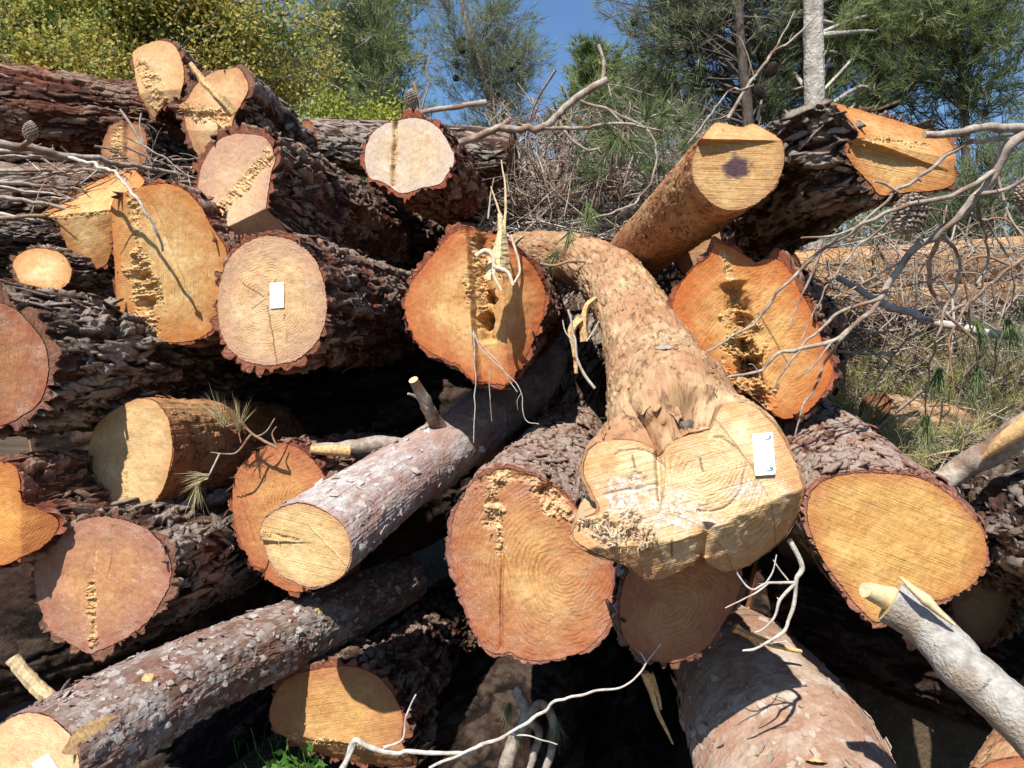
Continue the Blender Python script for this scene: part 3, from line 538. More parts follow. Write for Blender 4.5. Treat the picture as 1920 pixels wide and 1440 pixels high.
log('log', 'cream white sawn end with a dark vertical groove on the top middle log', [(690, 265), (710, 240), (745, 226), (785, 222), (820, 238), (842, 270), (852, 302), (838, 328), (822, 345), (790, 352), (755, 362), (735, 352), (715, 340), (693, 332), (684, 300)], 3.15, W(4, (0.70, 0.56, 0.40), (0.66, 0.44, 0.23), (0.62, 0.48, 0.38), saw=0.45, ang=82, ring=0.35, grad=(0.6, 1.2)), 'rough_red', yaw=-10, pit=2, vp=(1150, 560), L=3.3, rb=0.20, thick=0.03,
    feats=[('crack', (742, 226), (737, 352), 3.5, 0.02), ('torn', (742, 230), (738, 350), 4, 0.006)], NA=260, NR=56)
log('log', 'grey weathered round log lying crosswise behind the cream white log end', [(560, 235), (575, 225), (590, 240), (595, 270), (588, 300), (570, 312), (555, 300), (548, 265)], 4.1, W(5, PALE, TAN, RED), 'grey', back=(960, 300, 3.9), rb=0.13, thick=0.012, yaw=-60, amp=0.01, NA=200, zexp=0)
log('log', 'pinkish two faced log end with a slanting torn strip, right above the tagged log', [(372, 345), (382, 305), (402, 272), (432, 253), (478, 253), (502, 264), (514, 295), (508, 330), (506, 390), (512, 430), (474, 456), (433, 482), (404, 468), (383, 450), (378, 400)], 2.72, W(6, (0.66, 0.45, 0.27), (0.60, 0.36, 0.19), (0.48, 0.26, 0.16), saw=0.08, ring=0.06, stain=0.6), 'rough', yaw=-24, pit=6, vp=(1130, 560), L=3.3, rb=0.23, thick=0.026, amp=0.03, center=(448, 365),
    feats=[('facet', (379, 432), (500, 305), -0.18), ('step', (379, 430), (500, 303), 0.0, 0.006), ('torn', (383, 428), (502, 290), 8, 0.014), ('facet', (378, 450), (508, 392), 1.5, 0, 0.5)], sp=[((470, 325), (500, 290), 40, 0.03, 4), ((384, 428), (470, 340), 60, 0.025, 3)], jag=1.0)
log('log', 'broad yellow log end with a crumbly torn seam down its left side', [(210, 378), (232, 362), (262, 352), (300, 345), (338, 352), (372, 382), (400, 430), (424, 470), (425, 520), (412, 585), (396, 618), (362, 638), (318, 641), (285, 633), (262, 615), (240, 590), (222, 575), (217, 500), (212, 440)], 2.62, W(7, (0.68, 0.47, 0.22), (0.60, 0.35, 0.12), (0.50, 0.19, 0.05), ring=0.7, rw=0.008, saw=0.5, ang=84, grad=(0.45, 1.1)), 'rough_red', yaw=-12, pit=-2, L=3.2, rb=0.2, thick=0.008, pith=(235, 500), center=(315, 500),
    feats=[('torn', (245, 365), (262, 480), 10, 0.014), ('torn', (258, 470), (285, 628), 17, 0.022), ('cave', 268, 520, 14, 0.03), ('cave', 275, 570, 16, 0.025), ('crack', (285, 380), (378, 618), 2.6, 0.004), ('step', (240, 360), (270, 640), 0.0, -0.006)], sp=[((250, 380), (280, 620), 120, 0.018, 9)])
log('log', 'roof shaped notched log end with a bright upper slope, left of the broad yellow end', [(76, 388), (102, 358), (132, 338), (165, 324), (200, 335), (228, 352), (218, 392), (213, 430), (208, 470), (195, 498), (170, 505), (148, 498), (130, 470), (116, 440), (97, 410), (78, 406)], 2.95, W(8, (0.72, 0.50, 0.24), (0.62, 0.32, 0.10), (0.50, 0.2, 0.06), saw=0.35, ang=10), 'rough_red', yaw=-14, pit=-16, L=2.8, rb=0.17, thick=0.006, center=(160, 412),
    feats=[('facet', (214, 392), (78, 407), 1.5, 0, 0.5), ('torn', (76, 410), (214, 396), 3.5, 0.008)], sp=[((90, 408), (205, 396), 50, 0.02, 2)], NA=260)
log('log', 'small pale oval log end low behind at the left, below the roof shaped one', [(25, 492), (45, 472), (80, 466), (118, 478), (134, 508), (125, 533), (100, 545), (70, 537), (40, 530), (30, 512)], 2.9, W(9, (0.78, 0.58, 0.32), (0.70, 0.44, 0.18), (0.55, 0.26, 0.09), saw=0.1, ring=0.1), 'grey', yaw=-16, pit=8, L=2.5, rb=0.1, thick=0.012, NA=200, NR=40, feats=[('torn', (120, 480), (100, 540), 5, 0.005)])
log('log', 'brown weathered log end cut off by the left edge, thick fluffy bark around it', [(-112, 660), (-85, 592), (-35, 565), (14, 572), (50, 600), (84, 650), (90, 705), (75, 752), (40, 780), (0, 797), (-60, 790), (-100, 735)], 2.2, W(10, (0.40, 0.20, 0.085), (0.34, 0.13, 0.05), (0.30, 0.10, 0.05), saw=0.5, ang=82, stain=0.5), 'grey', yaw=-4, pit=4, vp=(1200, 690), L=3.2, rb=0.19, thick=0.05, amp=0.04, feats=[('facet', (30, 560), (0, 800), -0.25, 0, 1)])
_r, _c, _n = log('log', 'round log end with even growth rings and a small blank white tag', [(470, 452), (500, 443), (540, 448), (575, 470), (600, 505), (612, 560), (608, 610), (590, 645), (560, 672), (520, 684), (480, 682), (445, 668), (421, 638), (409, 590), (411, 540), (422, 500), (442, 470)], 2.45, W(11, (0.72, 0.49, 0.27), (0.66, 0.40, 0.18), (0.50, 0.28, 0.16), ring=0.9, rw=0.0085, saw=0.12, stain=0.6, grad=(0.6, 1.1), checks=[(-80, 0.02, 0.3), (150, 0.01, 0.1), (60, 0.01, 0.07), (210, 0, 0.06)]), 'rough', yaw=-12, pit=2, L=3.4, rb=0.21, thick=0.024, amp=0.032, pith=(500, 560),
    feats=[('crack', (535, 590), (541, 675), 1.8, 0.006)], jag=2.0)
paper_tag(_r, [(507, 531), (533, 529), (534, 577), (508, 579)], _c, _n, marks=False)
log('log', 'kidney shaped pale log end half in shadow, stripped orange flank on its right', [(237, 756), (260, 748), (290, 752), (310, 775), (321, 810), (322, 850), (315, 890), (300, 925), (275, 955), (245, 968), (200, 962), (175, 940), (163, 900), (165, 850), (180, 800), (205, 775)], 2.4, W(12, (0.70, 0.49, 0.25), (0.62, 0.38, 0.16), (0.56, 0.31, 0.13), ring=0.5, saw=0.1, grad=(0.7, 1.2)), 'peeled_o', yaw=-20, pit=4, vp=(1130, 740), L=2.6, rb=0.14, thick=0.004, pith=(260, 865), amp=0.008,
    feats=[('torn', (232, 850), (240, 960), 5, 0.003)])
log('log', 'purple tinged log end with a torn vertical seam above the long flaky trunk', [(135, 985), (170, 970), (210, 970), (260, 985), (300, 1015), (318, 1050), (318, 1090), (300, 1130), (275, 1165), (240, 1193), (200, 1213), (165, 1225), (128, 1208), (96, 1185), (80, 1160), (65, 1110), (63, 1060), (85, 1018)], 2.19, W(13, (0.56, 0.30, 0.13), (0.46, 0.21, 0.09), (0.36, 0.15, 0.10), ring=0.15, saw=0.3, ang=88, stain=0.55), 'grey', yaw=-12, pit=4, vp=(1130, 740), L=3.0, rb=0.17, thick=0.022, amp=0.035,
    feats=[('torn', (180, 1030), (172, 1100), 5, 0.006), ('torn', (172, 1090), (172, 1215), 11, 0.018), ('step', (178, 985), (178, 1215), 0.004, 0.004), ('crack', (213, 985), (207, 1080), 1.6, 0.004)], sp=[((172, 1050), (168, 1210), 60, 0.025, 6)], jag=2.0)
log('log', 'bright orange log end cut off by the left edge, below the brown weathered one', [(-82, 935), (-35, 878), (8, 866), (30, 880), (37, 905), (40, 940), (56, 955), (78, 985), (64, 1024), (32, 1048), (0, 1060), (-60, 1052)], 2.15, W(14, (0.70, 0.36, 0.10), ORG, (0.42, 0.14, 0.04), saw=0.3, ang=30), 'rough_red', yaw=-10, pit=6, vp=(1130, 720), L=2.6, rb=0.14, thick=0.012, center=(0, 975), feats=[('facet', (38, 1060), (40, 870), 1.1, 0, 2)], NA=220)
log('log', 'orange log end half hidden behind the small pink barked log', [(445, 882), (470, 855), (500, 838), (530, 832), (565, 845), (600, 880), (625, 930), (632, 990), (625, 1050), (600, 1092), (562, 1110), (522, 1100), (485, 1070), (460, 1035), (446, 1000), (437, 950), (436, 912)], 2.42, W(15, (0.64, 0.36, 0.13), (0.56, 0.25, 0.08), (0.42, 0.14, 0.06), ring=0.75, rw=0.011, saw=0.1), 'rough_red', yaw=-14, pit=2, vp=(1130, 720), L=2.8, rb=0.17, thick=0.01, pith=(600, 960), feats=[('crack', (440, 890), (475, 1020), 1.8, 0.004), ('crack', (450, 900), (492, 1040), 1.5, 0.003)], jag=1.8)
log('log', 'small round pale log end with pink grey flaky bark, jutting out left of centre', [(490, 990), (500, 970), (530, 951), (565, 945), (600, 955), (635, 977), (655, 1010), (656, 1050), (641, 1080), (610, 1097), (575, 1100), (535, 1085), (510, 1065), (493, 1030)], 2.0, W(16, (0.70, 0.50, 0.25), (0.62, 0.40, 0.16), (0.50, 0.28, 0.12), saw=0.55, ang=-9, ring=0.3, grad=(0.75, 1.3)), 'flaky', yaw=-12, pit=8, path=[(740, 905, 2.45, 0.108), (840, 838, 2.8, 0.11), (1085, 650, 4.2, 0.15)], thick=0.006,
    feats=[('step', (495, 1012), (595, 1018), 0.012, 0.0), ('torn', (488, 995), (560, 1012), 4, 0.008), ('crack', (575, 980), (650, 1060), 1.5, -0.003)], sp=[((488, 1000), (530, 1012), 16, 0.02, 3, 'splinter_pale')], knots=[(745, 870, 0.02, 0.006)])
_r, _c, _n = log('long_log', 'long slender brown flaky trunk slanting up from the bottom left corner', [(-42, 1405), (-8, 1365), (45, 1338), (92, 1345), (132, 1380), (147, 1420), (142, 1478), (110, 1530), (50, 1552), (-10, 1532), (-46, 1472)], 1.62, W(17, (0.66, 0.46, 0.26), (0.60, 0.38, 0.19), (0.55, 0.32, 0.17), ring=0.5, rw=0.006, saw=0.1, grad=(0.8, 1.3)), 'flaky_dark', yaw=-26, pit=22, path=[(330, 1285, 2.05, 0.106), (600, 1165, 2.6, 0.102), (760, 1085, 3.2, 0.10)], thick=0.006, MR=260, zexp=1.0)
knot(597, 1137, 0.022, 0.018, 'splinter', 0.5, seed=3); knot(285, 1272, 0.020, 0.016, 'splinter', 0.5, seed=5); knot(175, 1375, 0.060, 0.020, 'splinter', 0.12, 'stripped_patch', 7); knot(318, 1395, 0.022, 0.016, 'twig_brown', 1.2, seed=9)
paper_tag(_r, [(62, 1432), (92, 1412), (118, 1452), (88, 1475)], _c, _n, marks=False)
log('log', 'large red rimmed log end at bottom centre, shaggy torn top, wavy rings', [(870, 930), (885, 905), (915, 888), (945, 880), (990, 890), (1035, 912), (1075, 945), (1105, 1000), (1138, 1045), (1148, 1080), (1149, 1140), (1135, 1180), (1102, 1214), (1060, 1232), (1020, 1238), (980, 1234), (955, 1222), (935, 1228), (910, 1220), (886, 1180), (866, 1120), (850, 1060), (845, 1010), (851, 970)], 1.9, W(18, (0.62, 0.36, 0.14), (0.54, 0.26, 0.09), (0.40, 0.13, 0.055), ring=0.85, rw=0.0105, saw=0.12, ang=85, stain=0.45, torn=(0.68, 0.48, 0.25)), 'plate', yaw=-6, pit=4, vp=(1160, 560), L=2.6, rb=0.16, thick=0.014, pith=(1065, 1080), amp=0.012,
    feats=[('step', (945, 880), (940, 1225), 0.0, 0.014, 2.0), ('torn', (925, 890), (930, 985), 20, 0.018), ('torn', (935, 960), (938, 1040), 9, 0.012), ('crack', (942, 1020), (940, 1225), 3, 0.012), ('torn', (1000, 915), (1095, 985), 13, 0.018), ('cave', 1025, 925, 18, 0.02), ('torn', (930, 895), (1010, 900), 14, 0.012)],
    sp=[((915, 895), (935, 1020), 160, 0.028, 9), ((1040, 925), (1090, 985), 50, 0.03, 6), ((950, 900), (1010, 905), 40, 0.02, 6)], jag=2.2)

_r, _c, _n = log('curved_log', 'big fused trunk end with a white marked tag, bare tan stem curving up behind', [(1095, 868), (1112, 838), (1150, 826), (1198, 830), (1226, 842), (1240, 852), (1262, 828), (1300, 815), (1330, 806), (1338, 786), (1350, 766), (1372, 756), (1412, 762), (1450, 798), (1482, 850), (1500, 900), (1511, 940), (1500, 982), (1470, 1016), (1430, 1045), (1382, 1061), (1342, 1050), (1322, 1036), (1305, 1050), (1262, 1075), (1230, 1082), (1200, 1072), (1175, 1052), (1130, 1040), (1086, 1020), (1075, 998), (1092, 974), (1125, 958), (1112, 925), (1098, 900)], 1.55, W(19, (0.74, 0.56, 0.33), (0.66, 0.42, 0.19), (0.58, 0.30, 0.13), ring=0.95, rw=0.0085, saw=0.6, ang=16, stain=0.15, torn=(0.58, 0.46, 0.30), grad=(0.75, 1.25), crust=0.72, checks=[(100, 0.0, 0.03)]), 'peeled', yaw=-5, pit=22,
    path=[(1262, 790, 1.80, 0.148), (1232, 700, 2.12, 0.132), (1190, 600, 2.5, 0.116), (1150, 530, 2.9, 0.118), (1085, 487, 3.25, 0.105), (980, 470, 3.9, 0.09)], thick=0.004, center=(1290, 925), pith=[(1318, 885, 1.0), (1190, 880, 0.8), (1455, 800, 1.1), (1265, 1040, 0.7)], amp=0.022, blen=0.15, NA=400, NR=100, MR=200, zexp=1.0,
    feats=[('pfacet', [(1070, 1030), (1200, 1024), (1310, 1003), (1505, 914)], 1.3), ('torn', (1085, 985), (1215, 1010), 22, 0.03), ('torn', (1150, 930), (1230, 1000), 12, 0.006), ('torn', (1270, 970), (1350, 940), 9, 0.005), ('cave', 1195, 905, 20, 0.006), ('crack', (1234, 846), (1240, 940), 6, 0.022), ('arc', 1318, 890, 78, -100, 75, 3.0, 0.006), ('arc', 1190, 900, 62, 20, 130, 2.5, 0.004), ('crack', (1245, 905), (1130, 930), 3, 0.005), ('crack', (1322, 1036), (1330, 980), 9, 0.02), ('lobe', 1370, 840, 90, 0.012), ('lobe', 1160, 880, 60, 0.010), ('spot', 1180, 930, 62, 42), ('spot', 1255, 955, 60, 45), ('spot', 1400, 920, 40, 22), ('spot', 1320, 975, 45, 14)],
    sp=[((1085, 985), (1200, 1015), 260, 0.032, 11, 'pulp', (0, 0, -0.9)), ((1200, 1010), (1260, 1005), 60, 0.02, 5, 'splinter_pale', (0, 0, -0.9))], knots=[(1290, 772, 0.026, -0.06), (1245, 640, 0.03, 0.012), (1190, 700, 0.04, -0.008)], jag=1.6)
knot_hole(1288, 775, 0.030, 0.024, 4); knot(1245, 640, 0.03, 0.02, 'twig', 0.5, seed=11)
paper_tag(_r, [(1408, 817), (1446, 814), (1451, 892), (1413, 895)], _c, _n)
log('log', 'peeled bare log jutting up with a sooty dark heart and an undercut notch', [(1318, 258), (1342, 225), (1360, 217), (1382, 225), (1400, 229), (1422, 221), (1442, 236), (1462, 260), (1470, 285), (1468, 312), (1455, 345), (1430, 373), (1400, 388), (1375, 391), (1350, 384), (1325, 362), (1305, 330), (1304, 290)], 2.1, W(20, (0.62, 0.40, 0.18), (0.54, 0.29, 0.10), (0.45, 0.24, 0.10), ring=0.3, saw=0.85, ang=-5, dark=0.95, grad=(0.8, 1.3)), 'peeled_o', yaw=-2, pit=2, path=[(1195, 475, 3.3, 0.115), (1120, 540, 4.4, 0.11)], thick=0.002, amp=0.008,
    feats=[('step', (1308, 262), (1465, 264), 0.034, 0.0, 0.5), ('facet', (1470, 263), (1308, 260), 0.9, 0, 1), ('spot', 1382, 312, 30, 26)], sp=[((1325, 240), (1440, 228), 60, 0.018, 5, 'splinter_pale'), ((1335, 218), (1450, 232), 50, 0.015, 4, 'splinter_pale')], zexp=1.4)
log('log', 'highest log end at the right, wedge notched orange wood and deeply furrowed grey bark', [(1598, 178), (1640, 190), (1700, 210), (1760, 232), (1795, 250), (1798, 280), (1790, 312), (1790, 340), (1762, 355), (1705, 358), (1662, 362), (1645, 338), (1625, 313), (1606, 285), (1606, 265), (1618, 245), (1612, 215)], 2.02, W(21, (0.70, 0.44, 0.18), (0.62, 0.32, 0.10), (0.50, 0.19, 0.055), ring=0.2, saw=0.8, ang=-8, grad=(0.5, 1.15)), 'grey', yaw=22, pit=4, path=[(1560, 320, 2.3, 0.185), (1430, 400, 3.0, 0.17), (1330, 470, 4.2, 0.17)], thick=0.016, amp=0.034,
    feats=[('facet', (1800, 300), (1606, 262), 0.55, 0, 1.5), ('step', (1635, 268), (1790, 325), 0.03, 0.0, 1), ('torn', (1612, 262), (1750, 268), 5, 0.01)], sp=[((1625, 262), (1740, 268), 60, 0.02, 3)], center=(1700, 285), zexp=1.4)
log('log', 'tall deep orange log end split by a ragged central crack, below the peeled log', [(1345, 455), (1330, 480), (1300, 502), (1276, 530), (1261, 562), (1263, 600), (1285, 640), (1320, 682), (1360, 712), (1400, 738), (1440, 768), (1475, 786), (1520, 770), (1558, 722), (1567, 690), (1551, 650), (1530, 590), (1502, 540), (1482, 502), (1450, 480), (1418, 488), (1385, 470)], 2.2, W(22, (0.68, 0.42, 0.16), (0.62, 0.31, 0.09), (0.48, 0.13, 0.03), ring=0.6, rw=0.010, saw=0.5, ang=50, grad=(0.45, 1.0), checks=[(120, 0.02, 0.2)]), 'rough_red', yaw=-16, pit=2, back=(1500, 650, 4.4), rb=0.23, thick=0.022, pith=(1490, 700),
    feats=[('step', (1345, 450), (1425, 790), -0.004, -0.012, 9), ('facet', (1425, 790), (1345, 450), 0.32), ('facet', (1345, 450), (1425, 790), 0.22), ('crack', (1375, 530), (1420, 770), 17, 0.065, 9), ('torn', (1350, 470), (1385, 560), 8, 0.01), ('torn', (1385, 560), (1412, 700), 22, 0.03), ('cave', 1405, 690, 26, 0.07), ('cave', 1395, 600, 15, 0.04), ('torn', (1395, 640), (1425, 780), 24, 0.035)], sp=[((1370, 560), (1415, 700), 110, 0.04, 12), ((1345, 480), (1380, 560), 40, 0.02, 4)], jag=2.4, NR=90, NA=340)
log('log', 'orange log end with a hollow splintered heart, standing shard on its top edge', [(870, 430), (840, 446), (803, 490), (772, 530), (758, 570), (766, 610), (790, 646), (830, 672), (860, 684), (878, 704), (895, 716), (940, 720), (962, 690), (985, 640), (1000, 590), (1005, 540), (987, 492), (955, 462), (920, 436)], 2.5, W(23, (0.66, 0.42, 0.17), (0.60, 0.30, 0.10), (0.46, 0.13, 0.04), ring=0.3, saw=0.4, ang=85, grad=(0.45, 1.0)), 'rough_red', yaw=-14, pit=2, vp=(1120, 610), L=3.0, rb=0.2, thick=0.02, amp=0.026,
    feats=[('step', (892, 720), (874, 430), 0.055, 0.03, 2), ('crack', (893, 440), (908, 640), 11, 0.045, 7), ('facet', (945, 720), (935, 430), 0.9, 0, 4), ('torn', (885, 440), (895, 560), 15, 0.022), ('cave', 905, 600, 17, 0.08), ('cave', 912, 555, 13, 0.05), ('torn', (930, 450), (925, 520), 14, 0.02), ('torn', (893, 570), (900, 620), 10, 0.02)], sp=[((885, 440), (897, 600), 130, 0.035, 9), ((925, 445), (930, 540), 50, 0.05, 8, 'pulp')], jag=2.6, NR=90, NA=340)
log('log', 'wide yellow ochre sawn end with fine saw lines, biggest at the right side', [(1518, 932), (1535, 910), (1560, 896), (1620, 888), (1700, 892), (1742, 905), (1782, 930), (1820, 966), (1845, 1002), (1849, 1040), (1836, 1080), (1805, 1108), (1760, 1124), (1712, 1128), (1680, 1150), (1645, 1166), (1612, 1140), (1580, 1100), (1550, 1060), (1526, 1012), (1515, 970)], 1.8, W(24, (0.64, 0.39, 0.13), (0.57, 0.31, 0.085), (0.46, 0.19, 0.06), ring=0.25, rw=0.006, saw=0.7, ang=-21, stain=0.12, grad=(0.75, 1.2)), 'plate', yaw=-2, pit=12, vp=(1130, 470), L=2.4, rb=0.17, thick=0.014, pith=(1660, 1000), amp=0.016, jag=1.5, NR=80)
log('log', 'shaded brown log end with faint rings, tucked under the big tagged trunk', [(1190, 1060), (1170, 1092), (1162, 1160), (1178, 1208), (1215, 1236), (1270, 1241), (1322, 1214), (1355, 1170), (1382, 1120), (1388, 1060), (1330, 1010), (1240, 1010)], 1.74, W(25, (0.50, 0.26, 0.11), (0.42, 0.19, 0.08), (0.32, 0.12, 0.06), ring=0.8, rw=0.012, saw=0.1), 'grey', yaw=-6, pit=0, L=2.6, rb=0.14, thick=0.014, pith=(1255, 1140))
log('long_log', 'fat pinkish tan flaky trunk running out of the bottom edge, shadow across its left half', [(1790, 1680), (1755, 1790), (1670, 1870), (1560, 1895), (1450, 1850), (1370, 1760), (1350, 1660), (1390, 1560), (1470, 1490), (1580, 1470), (1690, 1510), (1765, 1590)], 1.5, W(26, PALE, TAN, RED), 'flaky_tan', yaw=0, pit=40, path=[(1478, 1430, 1.95, 0.235), (1400, 1285, 2.35, 0.196), (1340, 1200, 3.0, 0.16)], thick=0.008, MR=260, zexp=0.3)
knot(1528, 1425, 0.022, 0.02, 'splinter', 0.5, seed=13)
log('log', 'half shadowed orange log end low near the bottom middle, dark shadow band across it', [(545, 1270), (600, 1254), (660, 1250), (708, 1268), (740, 1308), (756, 1350), (752, 1388), (765, 1440), (700, 1452), (600, 1432), (540, 1392), (506, 1352), (518, 1300)], 2.35, W(27, (0.62, 0.38, 0.14), (0.54, 0.28, 0.09), (0.42, 0.17, 0.07), ring=0.5, saw=0.5, ang=12), 'rough', yaw=-10, pit=10, vp=(1130, 900), L=2.6, rb=0.19, thick=0.02, amp=0.03, center=(640, 1350), feats=[('facet', (500, 1372), (760, 1412), 0.9, 0, 4), ('torn', (520, 1380), (760, 1415), 6, 0.012)], sp=[((530, 1385), (750, 1412), 60, 0.025, 4)])
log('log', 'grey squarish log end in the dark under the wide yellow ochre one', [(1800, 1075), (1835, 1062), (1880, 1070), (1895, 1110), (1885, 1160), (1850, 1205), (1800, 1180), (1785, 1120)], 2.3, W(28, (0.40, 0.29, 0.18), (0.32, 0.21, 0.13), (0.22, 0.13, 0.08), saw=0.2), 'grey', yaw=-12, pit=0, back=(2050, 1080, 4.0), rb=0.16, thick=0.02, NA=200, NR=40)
log('log', 'rough barked dark log at the right edge above the grey squarish end', [(2230, 1000), (2150, 980), (2090, 1020), (2060, 1090), (2090, 1180), (2150, 1220), (2230, 1210), (2280, 1100)], 1.6, W(29, (0.34, 0.2, 0.1), (0.26, 0.14, 0.07), (0.2, 0.09, 0.05)), 'grey', yaw=40, pit=0, back=(1740, 900, 3.2), rb=0.13, thick=0.02, NA=240, NR=30, amp=0.03)  # near end lengthened out of view so its shadow darkens the ground
log('log', 'pinkish log entering at the bottom right corner under the silver branch', [(2040, 1500), (2000, 1600), (1900, 1640), (1800, 1600), (1790, 1500), (1860, 1430), (1960, 1430)], 1.5, W(30, PALE, TAN, RED), 'peeled', yaw=10, pit=30, back=(2060, 1210, 2.2), rb=0.12, thick=0.006, NA=240, NR=30)
log('log', 'small split brown log end behind the sticks, under the far left log', [(200, 250), (215, 232), (240, 228), (262, 240), (268, 275), (262, 305), (235, 312), (205, 305), (190, 285)], 3.35, W(31, (0.56, 0.33, 0.16), (0.46, 0.22, 0.1), (0.34, 0.13, 0.06), saw=0.3, ang=85), 'grey', yaw=-25, pit=0, L=2, rb=0.1, thick=0.012, NA=180, NR=36, feats=[('torn', (222, 235), (218, 305), 7, 0.015), ('step', (228, 310), (232, 225), 0.02, 0.02)])
# lesser logs seen between the others, the 'dark' ones with shade painted in
F2 = [('log', 'dark log lying under the far left one, behind the stacked sticks', (-200, 385, 3.3), (420, 360, 3.7), 0.15, 'rough'),
      ('log', 'grey barked log glimpsed left of the small pale oval end', (-160, 455, 3.0), (150, 452, 3.5), 0.085, 'grey'),
      ('log', 'dark log filling the gap under the small pale oval end', (-200, 560, 3.0), (330, 570, 3.8), 0.13, 'rough'),
      ('log', 'shade-painted log deep behind the kidney shaped end', (60, 860, 3.1), (980, 720, 4.4), 0.26, 'dark'),
      ('log', 'shade-painted log deep below the purple tinged end', (-150, 1230, 2.7), (700, 1010, 3.7), 0.26, 'dark'),
      ('log', 'shade-painted log deep under the round tagged end', (560, 880, 3.4), (1150, 700, 4.6), 0.24, 'dark'),
      ('log', 'grey log in the gap between the hollow hearted end and the curved trunk', (960, 900, 3.3), (1120, 560, 4.4), 0.20, 'grey'),
      ('log', 'shade-painted log deep behind the bottom middle of the pile', (780, 1600, 2.5), (1200, 1040, 4.4), 0.30, 'dark'),
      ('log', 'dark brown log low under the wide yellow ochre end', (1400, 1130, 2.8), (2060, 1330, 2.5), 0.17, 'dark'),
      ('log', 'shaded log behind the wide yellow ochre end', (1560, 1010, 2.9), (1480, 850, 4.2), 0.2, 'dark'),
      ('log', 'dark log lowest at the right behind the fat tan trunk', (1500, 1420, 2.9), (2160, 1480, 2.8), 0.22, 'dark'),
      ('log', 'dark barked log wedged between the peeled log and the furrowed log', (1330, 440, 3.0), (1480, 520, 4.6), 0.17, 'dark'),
      ('log', 'bare yellow trunk lying crosswise behind the hanging twigs at right', (1480, 520, 3.5), (2060, 470, 3.9), 0.10, 'peeled_y'),
      ('log', 'thin bare trunk just under the bare yellow one at right', (1470, 575, 3.3), (1960, 545, 3.8), 0.05, 'peeled_y'),
      ('log', 'tan trunk lying low in the slash at the right edge', (1640, 775, 2.9), (2060, 850, 3.2), 0.075, 'peeled'),
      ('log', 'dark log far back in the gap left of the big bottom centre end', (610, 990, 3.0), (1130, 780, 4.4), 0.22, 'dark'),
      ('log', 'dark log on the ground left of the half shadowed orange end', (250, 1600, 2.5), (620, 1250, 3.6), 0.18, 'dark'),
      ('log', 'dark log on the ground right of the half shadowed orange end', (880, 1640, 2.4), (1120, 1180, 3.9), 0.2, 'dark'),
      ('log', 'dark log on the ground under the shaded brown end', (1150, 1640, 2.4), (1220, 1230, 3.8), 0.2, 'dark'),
      ('log', 'shade-painted log behind the stick bundle at the far left', (-300, 325, 4.2), (420, 320, 4.5), 0.22, 'dark'),
      ('log', 'brown log lying across the heap behind the curved trunk', (1010, 345, 4.2), (1270, 375, 4.2), 0.10, 'plate'),
      ('log', 'log lying lower across the heap, right of the cream white end log', (960, 440, 4.2), (1270, 415, 4.3), 0.13, 'grey')]
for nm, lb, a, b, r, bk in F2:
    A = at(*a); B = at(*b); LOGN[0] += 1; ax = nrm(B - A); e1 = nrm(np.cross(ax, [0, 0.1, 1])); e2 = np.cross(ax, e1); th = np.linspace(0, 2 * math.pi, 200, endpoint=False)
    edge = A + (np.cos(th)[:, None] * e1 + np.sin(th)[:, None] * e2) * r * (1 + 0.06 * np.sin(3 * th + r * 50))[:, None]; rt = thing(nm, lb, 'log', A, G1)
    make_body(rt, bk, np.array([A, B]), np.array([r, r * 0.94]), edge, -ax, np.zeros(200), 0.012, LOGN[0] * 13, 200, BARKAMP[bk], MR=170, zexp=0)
    t = np.linspace(0, 1, 24); V = A + t[:, None, None] * (edge - A)[None]; V = V.reshape(-1, 3); rc = np.stack([(V - A) @ e1, (V - A) @ e2, np.zeros(len(V))], 1)
    if 'w_low' not in M: M['w_low'] = W(90, (0.5, 0.32, 0.16), (0.42, 0.22, 0.1), (0.3, 0.12, 0.06))
    mesh_obj('cut_face', V, gridf(24, 200), M['w_low'], rt, {'rc': rc, 'rim': np.repeat(t, 200), 'torn': np.zeros(len(V)), 'spot': np.zeros(len(V))})
# ------------------------------------------------------------------ trees behind the pile
def mat_leaf(name, cols, sc=1.2, trans=0.35):
    k = NT(name); g = k.n('ShaderNodeNewGeometry').outputs['Position']; h = k.attr('h')
    c = k.ramp(k.math('ADD', k.math('MULTIPLY', k.noise(g, sc, 4, 0.6), 0.75), k.math('MULTIPLY', h, 0.35)), [(0.35 + 0.36 * i / (len(cols) - 1), x) for i, x in enumerate(cols)])
    return k.done(c, None, 0.55, 0.25, trans)
M['oakleaf'] = mat_leaf('leaf_yellow_green', [(0.13, 0.2, 0.05), (0.27, 0.32, 0.08), (0.48, 0.42, 0.11), (0.66, 0.48, 0.13)], 1.8, 0.5)
M['lightleaf'] = mat_leaf('leaf_light_green', [(0.14, 0.2, 0.03), (0.28, 0.32, 0.05), (0.42, 0.40, 0.08)], 1.5)
M['pineleaf'] = mat_leaf('pine_needles_grey_green', [(0.08, 0.115, 0.055), (0.16, 0.195, 0.095), (0.27, 0.30, 0.16)], 1.2, 0.25)
M['pineleaf_g'] = mat_leaf('pine_needles_fresh', [(0.11, 0.15, 0.05), (0.21, 0.26, 0.095), (0.33, 0.37, 0.16)], 1.2, 0.3)
M['treebark'] = mat_simple('tree_bark_dark', (0.05, 0.038, 0.03), (0.13, 0.10, 0.08), 18, 0.6)
M['treebark_mid'] = mat_simple('tree_bark_grey', (0.13, 0.105, 0.085), (0.30, 0.26, 0.22), 18, 0.6)
M['treebark_pale'] = mat_simple('tree_bark_pale', (0.22, 0.19, 0.16), (0.52, 0.47, 0.41), 9, 0.7, bd=0.03)
